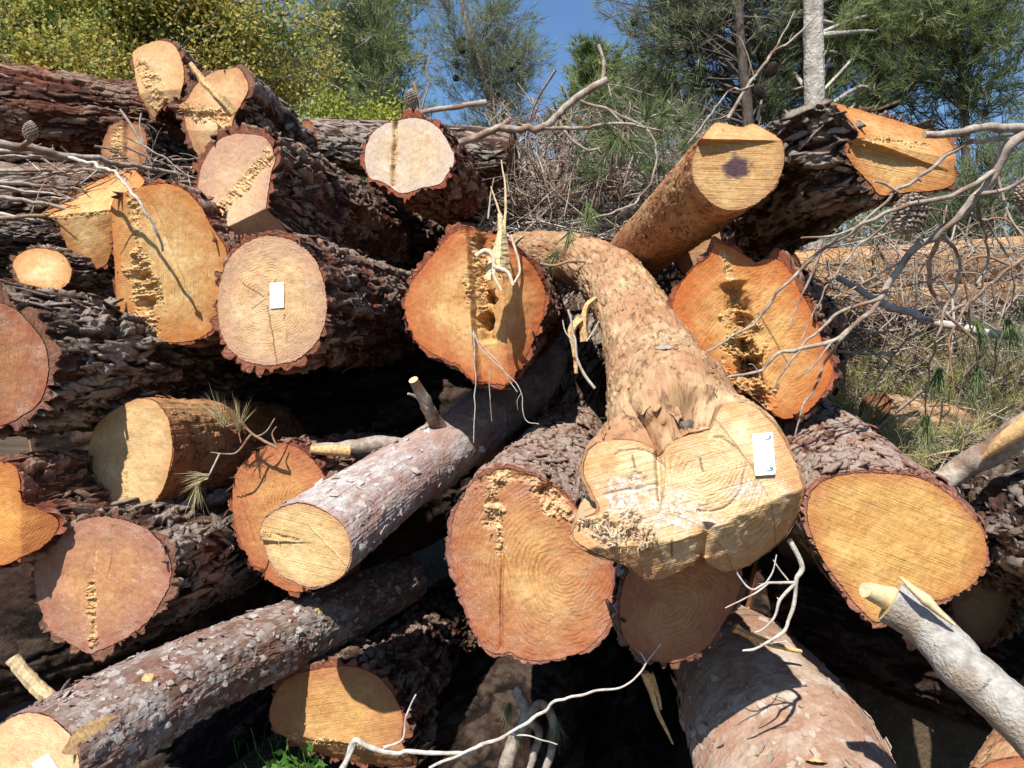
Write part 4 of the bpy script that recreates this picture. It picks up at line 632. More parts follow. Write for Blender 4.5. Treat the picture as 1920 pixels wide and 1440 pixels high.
def cone_mesh(size, det=1, seed=0, mat='cone_d'):
    rs = np.random.RandomState(seed); mb = MB(); n = 130 if det else 34; H = size
    for k in range(n):
        t = (k + 0.5) / n; z = (t - 0.5) * H; r = 0.36 * size * math.sin(math.pi * (0.10 + 0.86 * t) ** 0.85); a = k * 2.39996 + rs.rand() * 0.15
        o = np.array([math.cos(a), math.sin(a), 0]); tn = np.array([-math.sin(a), math.cos(a), 0]); up = nrm(o * (0.9 - 0.5 * t) + np.array([0, 0, 0.35 + 1.0 * t]))
        s_ = size * (0.10 if det else 0.2) * (0.7 + 0.5 * math.sin(math.pi * t)); b = o * r * 0.45 + np.array([0, 0, z - s_ * 0.4]); e = b + up * (r * 0.55 + s_ * 0.9); ct = np.cross(up, tn)
        V = [b + tn * s_ * 0.3, b - tn * s_ * 0.3, e + tn * s_ * 0.62 - ct * s_ * 0.12, e - tn * s_ * 0.62 - ct * s_ * 0.12, e + tn * s_ * 0.4 + ct * s_ * 0.45, e - tn * s_ * 0.4 + ct * s_ * 0.45, b + ct * s_ * 0.2, e + up * s_ * 0.30 + ct * s_ * 0.1]
        mb.add(V, [[0, 1, 3, 2], [6, 0, 2, 4], [1, 6, 5, 3]]); mb.add(V, [[2, 3, 7], [3, 5, 7], [5, 4, 7], [4, 2, 7], [6, 4, 5]])
    t = np.linspace(-0.5, 0.45, 9); mb.tube(np.stack([0 * t, 0 * t, t * H], 1), 0.22 * size * np.sin(np.pi * (0.08 + 0.86 * (t + 0.5))) + 0.004, 8)
    return mb
def place(mb, loc, axis, name, mat, parent=None, seed=0):
    z = nrm(axis); x = nrm(np.cross(z, [0.3, 0.8, 0.1])); y = np.cross(z, x); R_ = np.stack([x, y, z], 1); save = mb.V
    mb.V = [v @ R_.T + np.asarray(loc) for v in mb.V]; o = mb.build(name, mat, parent, smooth=False); mb.V = save; return o
CONE_HI = cone_mesh(0.10, 1, 3); CONE_LO = cone_mesh(0.075, 0, 5)
def leaves(mat, P, D, n, ln, wd, kind, rs, parent, droop=0.0):
    """kind 'leaf': small quads; 'needle': long thin triangles in tufts. P tuft centres (m,3), D tuft directions"""
    m = len(P); k = n; d = D[:, None] * (0.9 if kind == 'needle' else 0.3) + rs.randn(m, k, 3) * (0.42 if kind == 'needle' else 1.0); d[..., 2] -= droop; d = nrm(d)
    a = nrm(np.cross(d, rs.randn(m, k, 3))); l = ln * (0.6 + 0.7 * rs.rand(m, k, 1)); o = rs.randn(m, k, 3) * (0.01 if kind == 'needle' else ln * 1.8); b = P[:, None] + o
    hv = rs.rand(m, 1) * 0.6 + rs.rand(m, k) * 0.4
    if kind == 'needle':
        V = np.stack([b + a * wd, b - a * wd, b + d * l], 2).reshape(-1, 3); F = np.arange(len(V)).reshape(-1, 3); h = np.repeat(hv.ravel(), 3)
    else:
        V = np.stack([b, b + d * l * 0.5 + a * wd, b + d * l, b + d * l * 0.5 - a * wd], 2).reshape(-1, 3); F = np.arange(len(V)).reshape(-1, 4); h = np.repeat(hv.ravel(), 4)
    return mesh_obj('crown', V, F, mat, parent, {'h': h}, smooth=False)
def tree(name, label, base, top, r0, crowns, nb, seed, leafm, kind, n, ln, wd, barkm='treebark', sub=9, cones=0, cat='tree', bend=0.3, subl=0.9, stuff_lean=0, group=None, tufts=5, upb=0.35, r1=None, starts=(0.25, 0.95), minr=0.004):
    """base/top (px,py,d); crowns: list of (px,py,d,rx,ry,rz,weight) ellipsoids in metres, branches grow from the trunk into them"""
    rs = np.random.RandomState(seed); B = at(*base); B[2] = 0.0 if base[2] > 0 else B[2]; Tp = at(*top); mid = (B + Tp) / 2 + rs.randn(3) * bend * 0.4
    root = thing(name, label, cat, B, group); tr = catmull([B, mid, Tp], 40); tr[1:-1] += fbm(tr[1:-1] * 1.2, 2, seed)[:, None] * 0.05
    mb = MB(); mb.tube(tr, np.linspace(r0, r1 if r1 else r0 * 0.3, 40), 12, seed, 0.05); wts = np.array([c[6] for c in crowns], float); wts /= wts.sum(); P = []; D = []; Cn = []
    for k in range(nb):
        c = crowns[rs.choice(len(crowns), p=wts)]; q = nrm(rs.randn(3)) * rs.rand() ** 0.4; tip = at(c[0], c[1], c[2]) + q * np.array(c[3:6])
        i = int(np.clip(np.argmin(np.abs(tr[:, 2] - (tip[2] - np.linalg.norm((tip - tr[20])[:2]) * upb))) + rs.randint(-4, 5), 40 * starts[0], 40 * starts[1] - 1)); s = tr[i]
        L = np.linalg.norm(tip - s); m1 = s * 0.6 + tip * 0.4 + rs.randn(3) * L * 0.07 + np.array([0, 0, L * 0.06]); m2 = s * 0.25 + tip * 0.75 + rs.randn(3) * L * 0.06
        br = catmull([s, m1, m2, tip], 16); rr = max(minr * 1.8, r0 * 0.28 * min(1, L / 2.5)); mb.tube(br, np.linspace(rr, minr, 16), 5, seed + k)
        for j in range(sub):
            t = 0.3 + 0.7 * rs.rand(); p = br[int(t * 15)]; dd = nrm(tip - m2 + rs.randn(3) * 0.7 * L * 0.35 + np.array([0, 0, 0.05])); l = subl * (0.35 + 0.65 * rs.rand()) * (1.2 - 0.6 * t)
            sb = catmull([p, p + dd * l * 0.5 + rs.randn(3) * l * 0.08, p + dd * l + np.array([0, 0, l * (0.15 if kind == 'needle' else -0.1)])], 7); mb.tube(sb, np.linspace(minr * 1.1, minr * 0.55, 7), 3, k, cap=False)
            for q_ in range(tufts):
                u = 0.25 + 0.75 * (q_ + rs.rand()) / tufts; i_ = min(6, int(u * 6.99)); P.append(sb[i_] + rs.randn(3) * 0.03); D.append(nrm(sb[-1] - sb[-2]))
            if rs.rand() < cones / max(1, nb * sub): Cn.append(sb[3])
    mb.build('trunk', M[barkm], root); leaves(M[leafm], np.array(P), np.array(D), n, ln, wd, kind, rs, root)
    if Cn:
        c0 = None
        for k, p in enumerate(Cn):
            if c0 is None: c0 = place(CONE_LO, (0, 0, 0), [0.2, 0.1, 1], 'pine_cone', M['cone_d']); o = c0
            else: o = c0.copy(); COL.objects.link(o)
            o.parent = root; o.location = list(np.array(p) - B); o.rotation_euler = (rs.rand() * 3, rs.rand() * 3, 0)
    return root
GT = 'trees standing behind the log pile'
tree('broadleaf_tree', 'yellow green leafy tree in flower filling the upper left behind the pile', (230, 760, 8.2), (260, -60, 8.4), 0.13,
     [(70, 60, 8.2, 0.9, 1.3, 0.7, 3), (300, 40, 8.3, 1.1, 1.2, 0.7, 4), (520, 60, 8.4, 0.75, 1.1, 0.55, 3), (180, 150, 8.0, 1.2, 1.0, 0.4, 2), (560, 170, 8.6, 0.4, 0.6, 0.25, 0.7), (-40, 60, 8.2, 0.7, 1.0, 0.6, 2), (300, -40, 8.4, 1.3, 1.0, 0.3, 2)], 185, 5, 'oakleaf', 'leaf', 10, 0.055, 0.016, 'treebark_mid', sub=10, tufts=4, subl=0.55, group=GT)
tree('broadleaf_shrub', 'low light green shrub in sun just behind the furrowed upper log', (650, 760, 7.0), (655, 250, 7.0), 0.04,
     [(630, 250, 7.0, 0.35, 0.4, 0.28, 1), (720, 250, 7.2, 0.25, 0.4, 0.2, 0.6)], 40, 6, 'lightleaf', 'leaf', 9, 0.04, 0.013, sub=8, tufts=5, subl=0.3, cat='shrub')
tree('pine_tree', 'hazy grey green pine between the yellow green tree and the blue sky gap', (700, 760, 11.5), (690, -100, 11.5), 0.16,
     [(680, 0, 11.5, 0.9, 1.2, 1.0, 4), (700, 180, 11.4, 0.85, 1.2, 0.7, 3), (600, 120, 11.6, 0.6, 1, 0.7, 2), (790, 260, 11.4, 0.35, 1.0, 0.5, 1), (730, 330, 11.0, 0.9, 1, 0.5, 1.5)], 105, 7, 'pineleaf_g', 'needle', 9, 0.16, 0.0045, 'treebark_mid', sub=10, tufts=5, subl=0.9, group=GT, minr=0.006)
tree('pine_tree', 'open pine with slanting cone laden boughs against the blue sky gap', (1150, 760, 7.5), (830, -120, 7.0), 0.06,
     [(860, 40, 7.2, 0.6, 0.8, 0.5, 3), (940, 90, 7.2, 0.5, 0.7, 0.5, 3), (980, 190, 7.3, 0.35, 0.6, 0.4, 1.5), (870, 190, 7.3, 0.4, 0.6, 0.45, 1.5)], 46, 8, 'pineleaf', 'needle', 8, 0.12, 0.0022, 'treebark_mid', sub=9, tufts=5, subl=0.55, cones=22, group=GT, bend=0.1, upb=0.5, r1=0.015, minr=0.003)
tree('pine_tree', 'small far off dark pine in the sky gap beside the upright bough', (1110, 760, 15), (1110, 85, 15), 0.1,
     [(1110, 130, 15, 0.45, 0.5, 0.4, 2), (1190, 200, 14.5, 0.9, 0.8, 0.5, 3), (1260, 180, 14, 0.7, 0.8, 0.9, 3), (1090, 240, 14.5, 0.9, 0.8, 0.5, 2)], 60, 9, 'pineleaf_g', 'needle', 11, 0.2, 0.008, sub=9, tufts=6, subl=0.6, group=GT, minr=0.008)
tree('pine_tree', 'dark limbed pine with dense twiggy crown at upper right of centre', (1400, 760, 7.0), (1375, -150, 6.8), 0.095,
     [(1300, 40, 7.9, 0.75, 0.9, 0.6, 4), (1430, 100, 7.9, 0.6, 0.9, 0.65, 4), (1230, 100, 7.7, 0.45, 0.8, 0.5, 2), (1380, 230, 7.8, 0.8, 0.8, 0.4, 3), (1200, 0, 7.4, 0.5, 0.6, 0.4, 2), (1360, -50, 7.5, 0.9, 0.9, 0.5, 4)], 125, 10, 'pineleaf', 'needle', 7, 0.12, 0.0026, 'treebark', sub=11, tufts=5, subl=0.7, cones=34, group=GT, minr=0.004)
tree('pine_tree', 'pale grey trunked pine standing behind the highest right hand log', (1530, 760, 6.8), (1518, -200, 6.8), 0.105,
     [(1560, 40, 8.2, 0.5, 0.8, 0.6, 2), (1620, 130, 8.4, 0.5, 0.8, 0.6, 2), (1450, 180, 8.6, 0.4, 0.8, 0.5, 1), (1600, 10, 8.2, 0.8, 0.8, 0.5, 2)], 70, 11, 'pineleaf_g', 'needle', 12, 0.15, 0.003, 'treebark_pale', sub=10, tufts=6, subl=0.6, cones=8, group=GT, minr=0.004, bend=0.05, r1=0.08)
tree('pine_tree', 'bushy bright green pine filling the upper right corner', (1800, 760, 7.6), (1790, -100, 7.6), 0.07,
     [(1780, -40, 7.5, 0.9, 0.9, 0.5, 4), (1730, 40, 7.5, 0.75, 0.9, 0.55, 4), (1860, 110, 7.4, 0.6, 0.9, 0.6, 4), (1660, 110, 7.7, 0.4, 0.8, 0.5, 2), (1850, 330, 7.6, 0.7, 0.8, 0.45, 2), (1740, 200, 7.9, 0.9, 0.8, 0.5, 2)], 115, 12, 'pineleaf_g', 'needle', 9, 0.13, 0.0027, 'treebark', sub=9, tufts=4, subl=0.7, cones=20, group=GT, minr=0.004)
tree('pine_tree', 'grey twiggy young pine low at the right edge behind the cone bearing branch', (1850, 800, 6.0), (1880, 280, 6.0), 0.04,
     [(1850, 420, 6.0, 0.6, 0.7, 0.45, 4), (1700, 430, 6.4, 0.5, 0.7, 0.3, 2), (1900, 620, 5.5, 0.5, 0.7, 0.35, 2)], 70, 13, 'pineleaf', 'needle', 7, 0.12, 0.0024, sub=10, tufts=4, subl=0.5, group=GT, minr=0.003)
# far wood, one mass beyond the single trees
rs = np.random.RandomState(77); m = 2600; px = rs.rand(m) * 2700 - 400; u_ = fbm(np.stack([px / 160.0, px * 0, px * 0], 1), 3, 4)
py = 640 - rs.rand(m) ** 0.7 * (260 + 110 * u_); dd = 17 + rs.rand(m) * 5; P_ = at(px, py, dd)
fw = leaves(M['pineleaf'], P_, nrm(rs.randn(m, 3) + [0, 0, 0.6]), 22, 0.42, 0.035, 'needle', rs, None); fw.name = 'distant_wood'; tag(fw, 'dim mass of distant evergreen wood seen through the gaps between the trees', 'wood', kind='stuff')
hill = MB(); hx = np.linspace(-60, 60, 60); HV = []
for t_ in np.linspace(0, 1, 12): HV += [[x, 24 + 12 * t_, (4.6 + 0.9 * math.sin(x * 0.21) + 0.5 * math.sin(x * 0.53 + 1)) * t_ ** 0.6 - 0.5] for x in hx]
hill.add(HV, gridf(12, 60, closed=False)[:, ::-1]); tag(hill.build('wooded_hill', mat_leaf('hill_scrub', [(0.03, 0.05, 0.02), (0.07, 0.09, 0.035), (0.11, 0.13, 0.05)], 0.9, 0), None), kind='structure')
# ------------------------------------------------------------------ loose branches, twigs, needles, cones, slash
def tuft(mb, b, d, n=30, l=0.1, spread=0.45, w_=0.0007, seed=0, curve=0.25):
    rs = np.random.RandomState(seed); b = np.asarray(b, float); d = nrm(d)
    for k in range(n):
        v = nrm(d + rs.randn(3) * spread); a = nrm(np.cross(v, rs.randn(3))); L = l * (0.7 + 0.5 * rs.rand()); s = b + rs.randn(3) * 0.004; c = rs.randn(3) * curve * L * 0.4 + np.array([0, 0, -curve * L * 0.4])
        m1 = s + v * L * 0.5 + c * 0.3; e = s + v * L + c; q = [s + a * w_, s - a * w_, m1 + a * w_, m1 - a * w_, e]
        mb.add(q, [[0, 1, 3, 2]], rs.rand()); mb.add(q, [[2, 3, 4]], rs.rand())
def stick(P, R, mb, n=8, seed=0, res=None, knob=0.0):
    P = np.asarray(P, float); m = res or max(12, 7 * len(P)); C = catmull(P, m); L = np.linalg.norm(np.diff(C, axis=0), axis=1).sum(); q = C * 30; C = C + np.stack([vnoise(q, seed), vnoise(q, seed + 3), vnoise(q, seed + 5)], 1) * min(0.011, L * 0.018) * np.sin(np.linspace(0, np.pi, m))[:, None]
    r = np.interp(np.linspace(0, 1, m), np.linspace(0, 1, len(R)), R); big_ = r.max() > 0.015; r = r * (1 + (0.07 * vnoise(C * 14, seed + 8) if big_ else 0.08 * vnoise(C * 20, seed + 8) if getattr(mb, 'sharp', False) else 0.18 * vnoise(C * 60, seed + 8))); sh_ = getattr(mb, 'sharp', False); mb.tube(C, r, 7 if sh_ else 20 if big_ else n, seed, -0.6 if sh_ else 0.025 if big_ else 0.07)
    rq = np.random.RandomState(seed + 5)
    if L > 0.12 and not big_ and not sh_:
        for j in range(int(L * 16)):
            i = rq.randint(2, m - 1); t_ = nrm(C[i] - C[i - 1]); dd_ = nrm(rq.randn(3) + t_ * 0.8); l_ = 0.006 + rq.rand() ** 3 * 0.07; e_ = C[i] + dd_ * l_; rr_ = max(0.0005, min(r[i] * 0.45, 0.0022)); mb.tube(catmull([C[i], C[i] + dd_ * l_ * 0.5 + rq.randn(3) * l_ * 0.12, e_], 5), [rr_ * 1.3, rr_, rr_ * 0.9, rr_ * 0.7, rr_ * 0.5], 5, j); return C
def branch(name, label, d, stems, mat='twig', cat='branch', group=None, parent=None):
    """stems: [pixel points (px,py[,d]) , radius px start, end]; the first is the stem, the others twigs of it"""
    root = None
    for k, (pts, ra, rb_) in enumerate(stems):
        P = [at(p[0], p[1], p[2] if len(p) > 2 else d) for p in pts]; dd = pts[0][2] if len(pts[0]) > 2 else d; mb = MB(); mb.sharp = 'splinter' in mat
        if root is None: root = thing(name, label, cat, P[0], group)
        stick(P, [ra * dd / FPX, rb_ * dd / FPX], mb, 8, k + len(label)); mb.build('stem' if k == 0 else 'twig', M[mat], root, smooth=not mb.sharp)
    return root
def tuft_on(root, pts, d, n=34, l=0.11, mat='needle_g', spread=0.4, seed=1, w_=0.0008):
    for k, (px, py, dx, dy) in enumerate(pts):
        mb = MB(); v = RGT * dx - UPV * dy + FWD * (-0.25 if k % 2 else 0.1); tuft(mb, at(px, py, d), v, n, l, spread, w_, seed + k); mb.build('needle_tuft', M[mat], root, smooth=False)
# silver branch, bottom right
r_ = branch('branch', 'thick silver grey branch with a pale snapped tip crossing the bottom right corner', 1.4, [([(1668, 1128, 1.45), (1720, 1160, 1.43), (1790, 1225, 1.38), (1860, 1300, 1.32), (1930, 1365, 1.28), (2040, 1470, 1.22)], 40, 45), ([(1726, 1140, 1.46), (1690, 1082, 1.47)], 6, 1)], 'silver')
mb = MB(); stick([at(1672, 1124, 1.45), at(1622, 1106, 1.43)], [0.024, 0.014], mb); mb.build('snapped_tip', M['splinter_pale'], r_)
mb = MB(); P = [at(1688, 1082, 1.40), at(1720, 1112, 1.385), at(1790, 1172, 1.36)]; stick(P, [0.002, 0.011, 0.002], mb, 5); mb.build('torn_splinter', M['splinter_pale'], r_)
# the cone bearing dead branch reaching in from the right
r_ = branch('branch', 'forked dead branch with a big open cone reaching in from the right edge', 1.45, [
    ([(1990, 235, 1.820), (1905, 262, 1.820), (1868, 320, 1.846), (1805, 395, 1.885), (1765, 435, 1.898), (1705, 480, 1.920), (1645, 570, 1.920), (1592, 618, 1.920)], 12, 4.5),
    ([(1592, 618, 1.920), (1560, 640, 1.920), (1480, 658, 1.920), (1420, 690, 1.898), (1350, 710, 1.872), (1290, 722, 1.859), (1240, 728, 1.846)], 4.5, 1.5),
    ([(1925, 240, 1.820), (1850, 240, 1.794), (1795, 250, 1.768), (1733, 253, 1.755)], 9, 6.5),
    ([(1895, 258, 1.820), (1820, 268, 1.794), (1775, 295, 1.781), (1720, 335, 1.781), (1685, 355, 1.794), (1640, 400, 1.820), (1570, 440, 1.846), (1502, 446, 1.846)], 5, 1.8),
    ([(1868, 318, 1.846), (1800, 360, 1.820), (1700, 385, 1.794), (1650, 410, 1.807), (1590, 440, 1.846), (1540, 470, 1.872), (1460, 540, 1.898), (1420, 600, 1.911), (1370, 630, 1.920), (1290, 690, 1.920), (1225, 745, 1.911), (1150, 790, 1.911)], 5, 1.2),
    ([(1688, 362, 1.794), (1660, 345, 1.794), (1638, 340, 1.781)], 3, 2), ([(1650, 560, 1.920), (1570, 590, 1.920), (1480, 680, 1.920), (1450, 730, 1.920)], 4, 1.5),
    ([(1592, 620, 1.920), (1575, 640, 1.920), (1545, 680, 2.000), (1530, 720, 2.000), (1505, 760, 2.000), (1490, 820, 2.000)], 3.5, 1.5), ([(1560, 640, 1.920), (1520, 690, 1.920), (1490, 712, 1.920)], 2.5, 1),
    ([(1700, 385, 1.846), (1640, 440, 1.920), (1600, 470, 1.920), (1560, 520, 1.920), (1500, 640, 1.920)], 3, 1), ([(1540, 470, 1.872), (1500, 560, 1.898), (1480, 610, 1.898)], 3, 1),
    ([(1765, 435, 1.898), (1740, 520, 2.000), (1780, 590, 2.000), (1830, 640, 2.000)], 5, 3), ([(1805, 395, 1.885), (1860, 430, 2.000), (1900, 520, 2.000), (1890, 600, 2.100)], 3, 1.2),
    ([(1868, 320, 1.846), (1890, 400, 1.846), (1925, 450, 1.820)], 3.5, 1.5), ([(1830, 365, 1.859), (1900, 350, 1.820), (1960, 300, 1.794)], 4, 3), ([(1705, 480, 1.920), (1640, 520, 1.920), (1560, 560, 1.920)], 2.5, 0.9),
    ([(1765, 436, 1.898), (1800, 500, 2.000), (1760, 620, 2.000), (1740, 700, 2.100), (1735, 780, 2.300)], 3.5, 1.3), ([(1830, 362, 1.859), (1850, 480, 2.000), (1820, 580, 2.000), (1835, 690, 2.200)], 3, 1.0)], 'twig')
co = place(cone_mesh(0.105, 1, 9), at(1705, 402, 1.846), RGT * -0.5 - UPV * 0.8 - FWD * 0.3, 'pine_cone', M['cone'], r_)
tuft_on(r_, [(1835, 690, 0, 1), (1890, 600, -.1, 1), (1735, 780, 0, 1), (1925, 560, -.4, 1), (1830, 600, 0.3, 1), (1760, 690, -.2, 1)], 2.2, 50, 0.13, 'needle_g', 0.34, 5, 0.0010)
# second, thinner dead spray from the right
branch('branch', 'thin grey spray of twigs hanging in front of the bare yellow trunk', 2.2, [([(1990, 420, 2.20), (1900, 500, 2.25), (1820, 560, 2.30), (1700, 640, 2.35), (1640, 720, 2.40)], 5, 1.5), ([(1900, 500, 2.25), (1840, 480, 2.25), (1760, 520, 2.30), (1690, 540, 2.30)], 3, 1), ([(1820, 560, 2.30), (1780, 640, 2.30), (1790, 740, 2.30)], 2.5, 1), ([(1860, 530, 2.26), (1870, 640, 2.30), (1850, 760, 2.30)], 2.5, 1), ([(1930, 480, 2.22), (1920, 600, 2.20), (1940, 700, 2.20)], 2.5, 1), ([(1760, 600, 2.32), (1700, 600, 2.35), (1620, 640, 2.40)], 2, 0.8), ([(1940, 460, 2.22), (1880, 410, 2.22), (1800, 430, 2.25)], 2.4, 0.9)], 'twig_brown')
r_ = branch('branch', 'long pale stick lying slanted on the slash under the bare yellow trunk', 2.4, [([(1570, 520, 2.6), (1660, 570, 2.5), (1760, 605, 2.4), (1850, 622, 2.3), (1960, 640, 2.2)], 6, 8)], 'twig_pale')
# white branchlet in the dark under the big tagged trunk
r_ = branch('branch', 'small bleached forked branchlet hanging in the dark under the big tagged trunk', 1.62, [
    ([(1480, 1012), (1505, 1060), (1497, 1090), (1490, 1140), (1478, 1165), (1462, 1190), (1420, 1215), (1392, 1220)], 5.5, 2),
    ([(1495, 1092), (1440, 1094), (1410, 1105), (1385, 1080), (1380, 1062)], 3, 1.4), ([(1490, 1095), (1462, 1125), (1450, 1160), (1430, 1180), (1415, 1186)], 4, 1.5), ([(1440, 1094), (1420, 1110), (1396, 1122), (1360, 1140)], 2, 1), ([(1435, 1095), (1450, 1070), (1456, 1040)], 2, 1.2), ([(1478, 1088), (1460, 1065), (1450, 1050)], 1.8, 1), ([(1462, 1190), (1440, 1205), (1475, 1202)], 2, 1)], 'twig_pale')
# long pale twig along the bottom
branch('branch', 'long thin whitish twig curving across the bottom middle in front of the pile', 1.75, [
    ([(632, 1460), (650, 1425), (668, 1386), (690, 1400), (760, 1412), (850, 1413), (905, 1395), (1000, 1352), (1050, 1318), (1105, 1296), (1160, 1288), (1200, 1262), (1215, 1238), (1246, 1198)], 5.5, 1.5),
    ([(668, 1388), (645, 1440)], 4, 4), ([(720, 1402), (755, 1385), (762, 1340), (780, 1302)], 3, 1.4), ([(905, 1396), (850, 1420), (805, 1440)], 3.5, 2.5), ([(1212, 1242), (1204, 1228), (1198, 1220)], 2, 1), ([(950, 1376), (1000, 1382), (1045, 1396)], 2, 1)], 'twig_pale')
# sticks on the left
branch('branch', 'stout grey stick lying level across the left, over the dark log', 2.6, [([(-60, 262, 2.5), (40, 275, 2.6), (120, 292, 2.7), (220, 305, 2.85), (330, 325, 3.0)], 9, 4), ([(40, 275, 2.6), (55, 262, 2.55), (57, 250, 2.5)], 5, 5)], 'twig')
branch('branch', 'pale slender twig arching down over the broad yellow end', 2.35, [([(130, 295, 2.6), (190, 312, 2.5), (230, 340, 2.45), (265, 385, 2.4), (290, 430, 2.42), (303, 455, 2.45), (305, 470, 2.48)], 3.5, 2.2), ([(190, 312, 2.5), (170, 330, 2.5), (150, 345, 2.5)], 1.5, .8)], 'twig_pale')
rs = np.random.RandomState(3)
for k in range(16):
    y = 275 + k * 9.5 + rs.randn() * 5; x1 = 120 + rs.rand() * 170; a = rs.randn() * 16
    branch('stick', ['thin', 'crooked', 'straight', 'knotty'][k % 4] + ' dead ' + ['grey', 'brown'][k // 4 % 2] + ' stick in the left edge bundle, ' + ['topmost', 'near the top', 'upper middle', 'middle', 'lower middle', 'low', 'near the bottom', 'lowest'][k // 2] + [' and in front', ' and behind'][k % 2], 3.0, [([(-60, y - a, 2.9), (x1 * 0.5, y + rs.randn() * 5, 3.0), (x1, y + a + rs.randn() * 6, 3.1)], 2.5 + rs.rand() * 3, 1.2), ([(x1 * 0.4, y, 3.0), (x1 * 0.6, y + rs.randn() * 22, 2.95)], 1.5, 0.8)], ['twig', 'twig_brown', 'twig_pale', 'twig'][k % 4], 'stick', 'dead sticks bundled at the left edge')
branch('twig', 'thin upright twig in front of the small split brown log end', 2.9, [([(225, 205), (250, 240), (275, 290), (285, 310)], 2.6, 2), ([(265, 212), (262, 235), (270, 275)], 1.8, 1.2), ([(232, 255), (300, 290), (345, 325), (370, 335)], 2, 1)], 'twig', 'twig')
c_ = place(cone_mesh(0.06, 1, 12), at(57, 246, 2.5), [0.1, 0, 1], 'pine_cone', M['cone']); tag(c_, 'small closed grey cone standing on the stout stick at the left edge', 'pine cone')
branch('splinter', 'long flat pale splinter leaning across the upper left log ends', 2.85, [([(357, 118, 2.9), (385, 155, 2.9), (415, 185, 2.9), (440, 212, 2.92)], 4, 9)], 'splinter', 'splinter')
# standing shard on the hollow hearted log
r_ = branch('shard', 'tall torn wood shard with two hair thin slivers standing on the hollow hearted end', 2.4, [([(935, 510), (938, 470), (940, 430), (936, 400)], 15, 3), ([(945, 440), (948, 370), (940, 300)], 2.5, 1), ([(940, 410), (930, 380), (920, 350)], 3, 1), ([(915, 525), (925, 480), (938, 450)], 8, 4)], 'splinter_pale', 'shard')
r_ = branch('bark_strip', 'pale curled strips of inner bark hanging in the hollow heart of the orange end', 2.36, [([(892, 480), (910, 470), (925, 485), (928, 520), (940, 545)], 5, 3), ([(925, 500), (950, 510), (962, 535)], 5, 3), ([(958, 440), (975, 500), (965, 530)], 3, 2)], 'pulp', 'bark strip')
for k, pts in enumerate([[(888, 620), (891, 700), (888, 830)], [(890, 625), (905, 660), (970, 720), (985, 785), (1010, 795)], [(880, 620), (925, 670), (970, 735)], [(918, 690), (918, 740), (922, 790)]]):
    branch('needle', ['straight dangling', 'long crooked dangling', 'slanting double', 'short dark'][k] + ' dry needle below the hollow hearted end', 2.35, [(pts, 1.3, 0.8)], 'twig_pale' if k != 3 else 'twig', 'needle', 'dry needles dangling below the hollow hearted end')
# stub twigs and needles in the middle
r_ = branch('stub', 'snapped dead branch stub rising from the pink barked log', 2.6, [([(830, 812, 2.72), (800, 760, 2.62), (775, 712, 2.55)], 16, 9), ([(800, 765, 2.6), (782, 745, 2.58), (765, 738, 2.56)], 4, 2)], 'twig', 'stub')
r_ = branch('stub', 'cut branch stub with a yellow sliced end pointing left at the pink barked log', 2.5, [([(760, 838, 2.62), (700, 832, 2.55), (640, 840, 2.5), (585, 842, 2.46)], 17, 10)], 'twig', 'stub')
mb = MB(); stick([at(655, 846, 2.475), at(582, 843, 2.43)], [0.019, 0.013], mb, 8); mb.build('sliced_end', M['splinter'], r_)
r_ = branch('sprig', 'dry needled sprig with two pale brushes in the gap above the kidney shaped end', 2.35, [([(520, 840), (480, 820), (450, 795), (425, 800)], 3, 2), ([(480, 820), (500, 808), (515, 785)], 2, 1.2), ([(520, 838), (510, 815), (518, 800)], 2, 1), ([(470, 815), (440, 850), (395, 848)], 2.2, 1), ([(450, 795), (448, 810), (452, 830)], 2, 1)], 'twig_brown', 'sprig')
tuft_on(r_, [(420, 795, -0.6, -0.8), (448, 805, -0.05, -1)], 2.35, 60, 0.105, 'needle_d', 0.33, 9, 0.0009)
r_ = branch('sprig', 'small dry tuft of drooping needles on the flank of the kidney shaped end', 2.2, [([(412, 850), (400, 875), (390, 893), (372, 900)], 1.8, 1.4)], 'twig_pale', 'sprig')
tuft_on(r_, [(390, 893, -1, 0.0), (372, 905, -0.15, 1)], 2.2, 26, 0.09, 'needle_d', 0.28, 19, 0.0009)
r_ = branch('twig', 'thin dark twig lying over the curved trunk with green needles at its tip', 1.95, [([(1262, 690), (1220, 735), (1190, 770), (1165, 790)], 2, 1.5), ([(1320, 660, 1.9), (1280, 690, 1.93), (1250, 705), (1215, 740)], 2.5, 1.5)], 'twig', 'twig')
tuft_on(r_, [(1172, 785, -0.9, 0.55), (1222, 720, -0.1, -1)], 1.95, 40, 0.085, 'needle_g', 0.24, 29, 0.0008)
branch('twig', 'bent grey twig resting on the neck of the curved trunk', 2.9, [([(1000, 490), (1035, 498), (1080, 490), (1140, 495)], 3, 2), ([(1115, 500), (1105, 540), (1100, 580)], 1.5, 1)], 'twig_brown', 'twig')
branch('bark_strip', 'hanging strip of torn yellow bark between the hollow hearted end and the curved trunk', 2.55, [([(1118, 558), (1100, 575), (1095, 610), (1098, 640)], 4, 10), ([(1090, 600), (1075, 620), (1080, 660), (1082, 700)], 10, 4)], 'splinter', 'bark strip')
branch('twig', 'pale twig standing in the dark gap beside the hollow hearted end', 2.5, [([(1115, 728), (1095, 700), (1082, 670), (1070, 600), (1065, 580)], 3, 2), ([(1075, 640), (1060, 622), (1055, 600)], 2, 1), ([(1100, 640), (1125, 600), (1135, 585)], 1.6, 0.8)], 'twig_pale', 'twig')
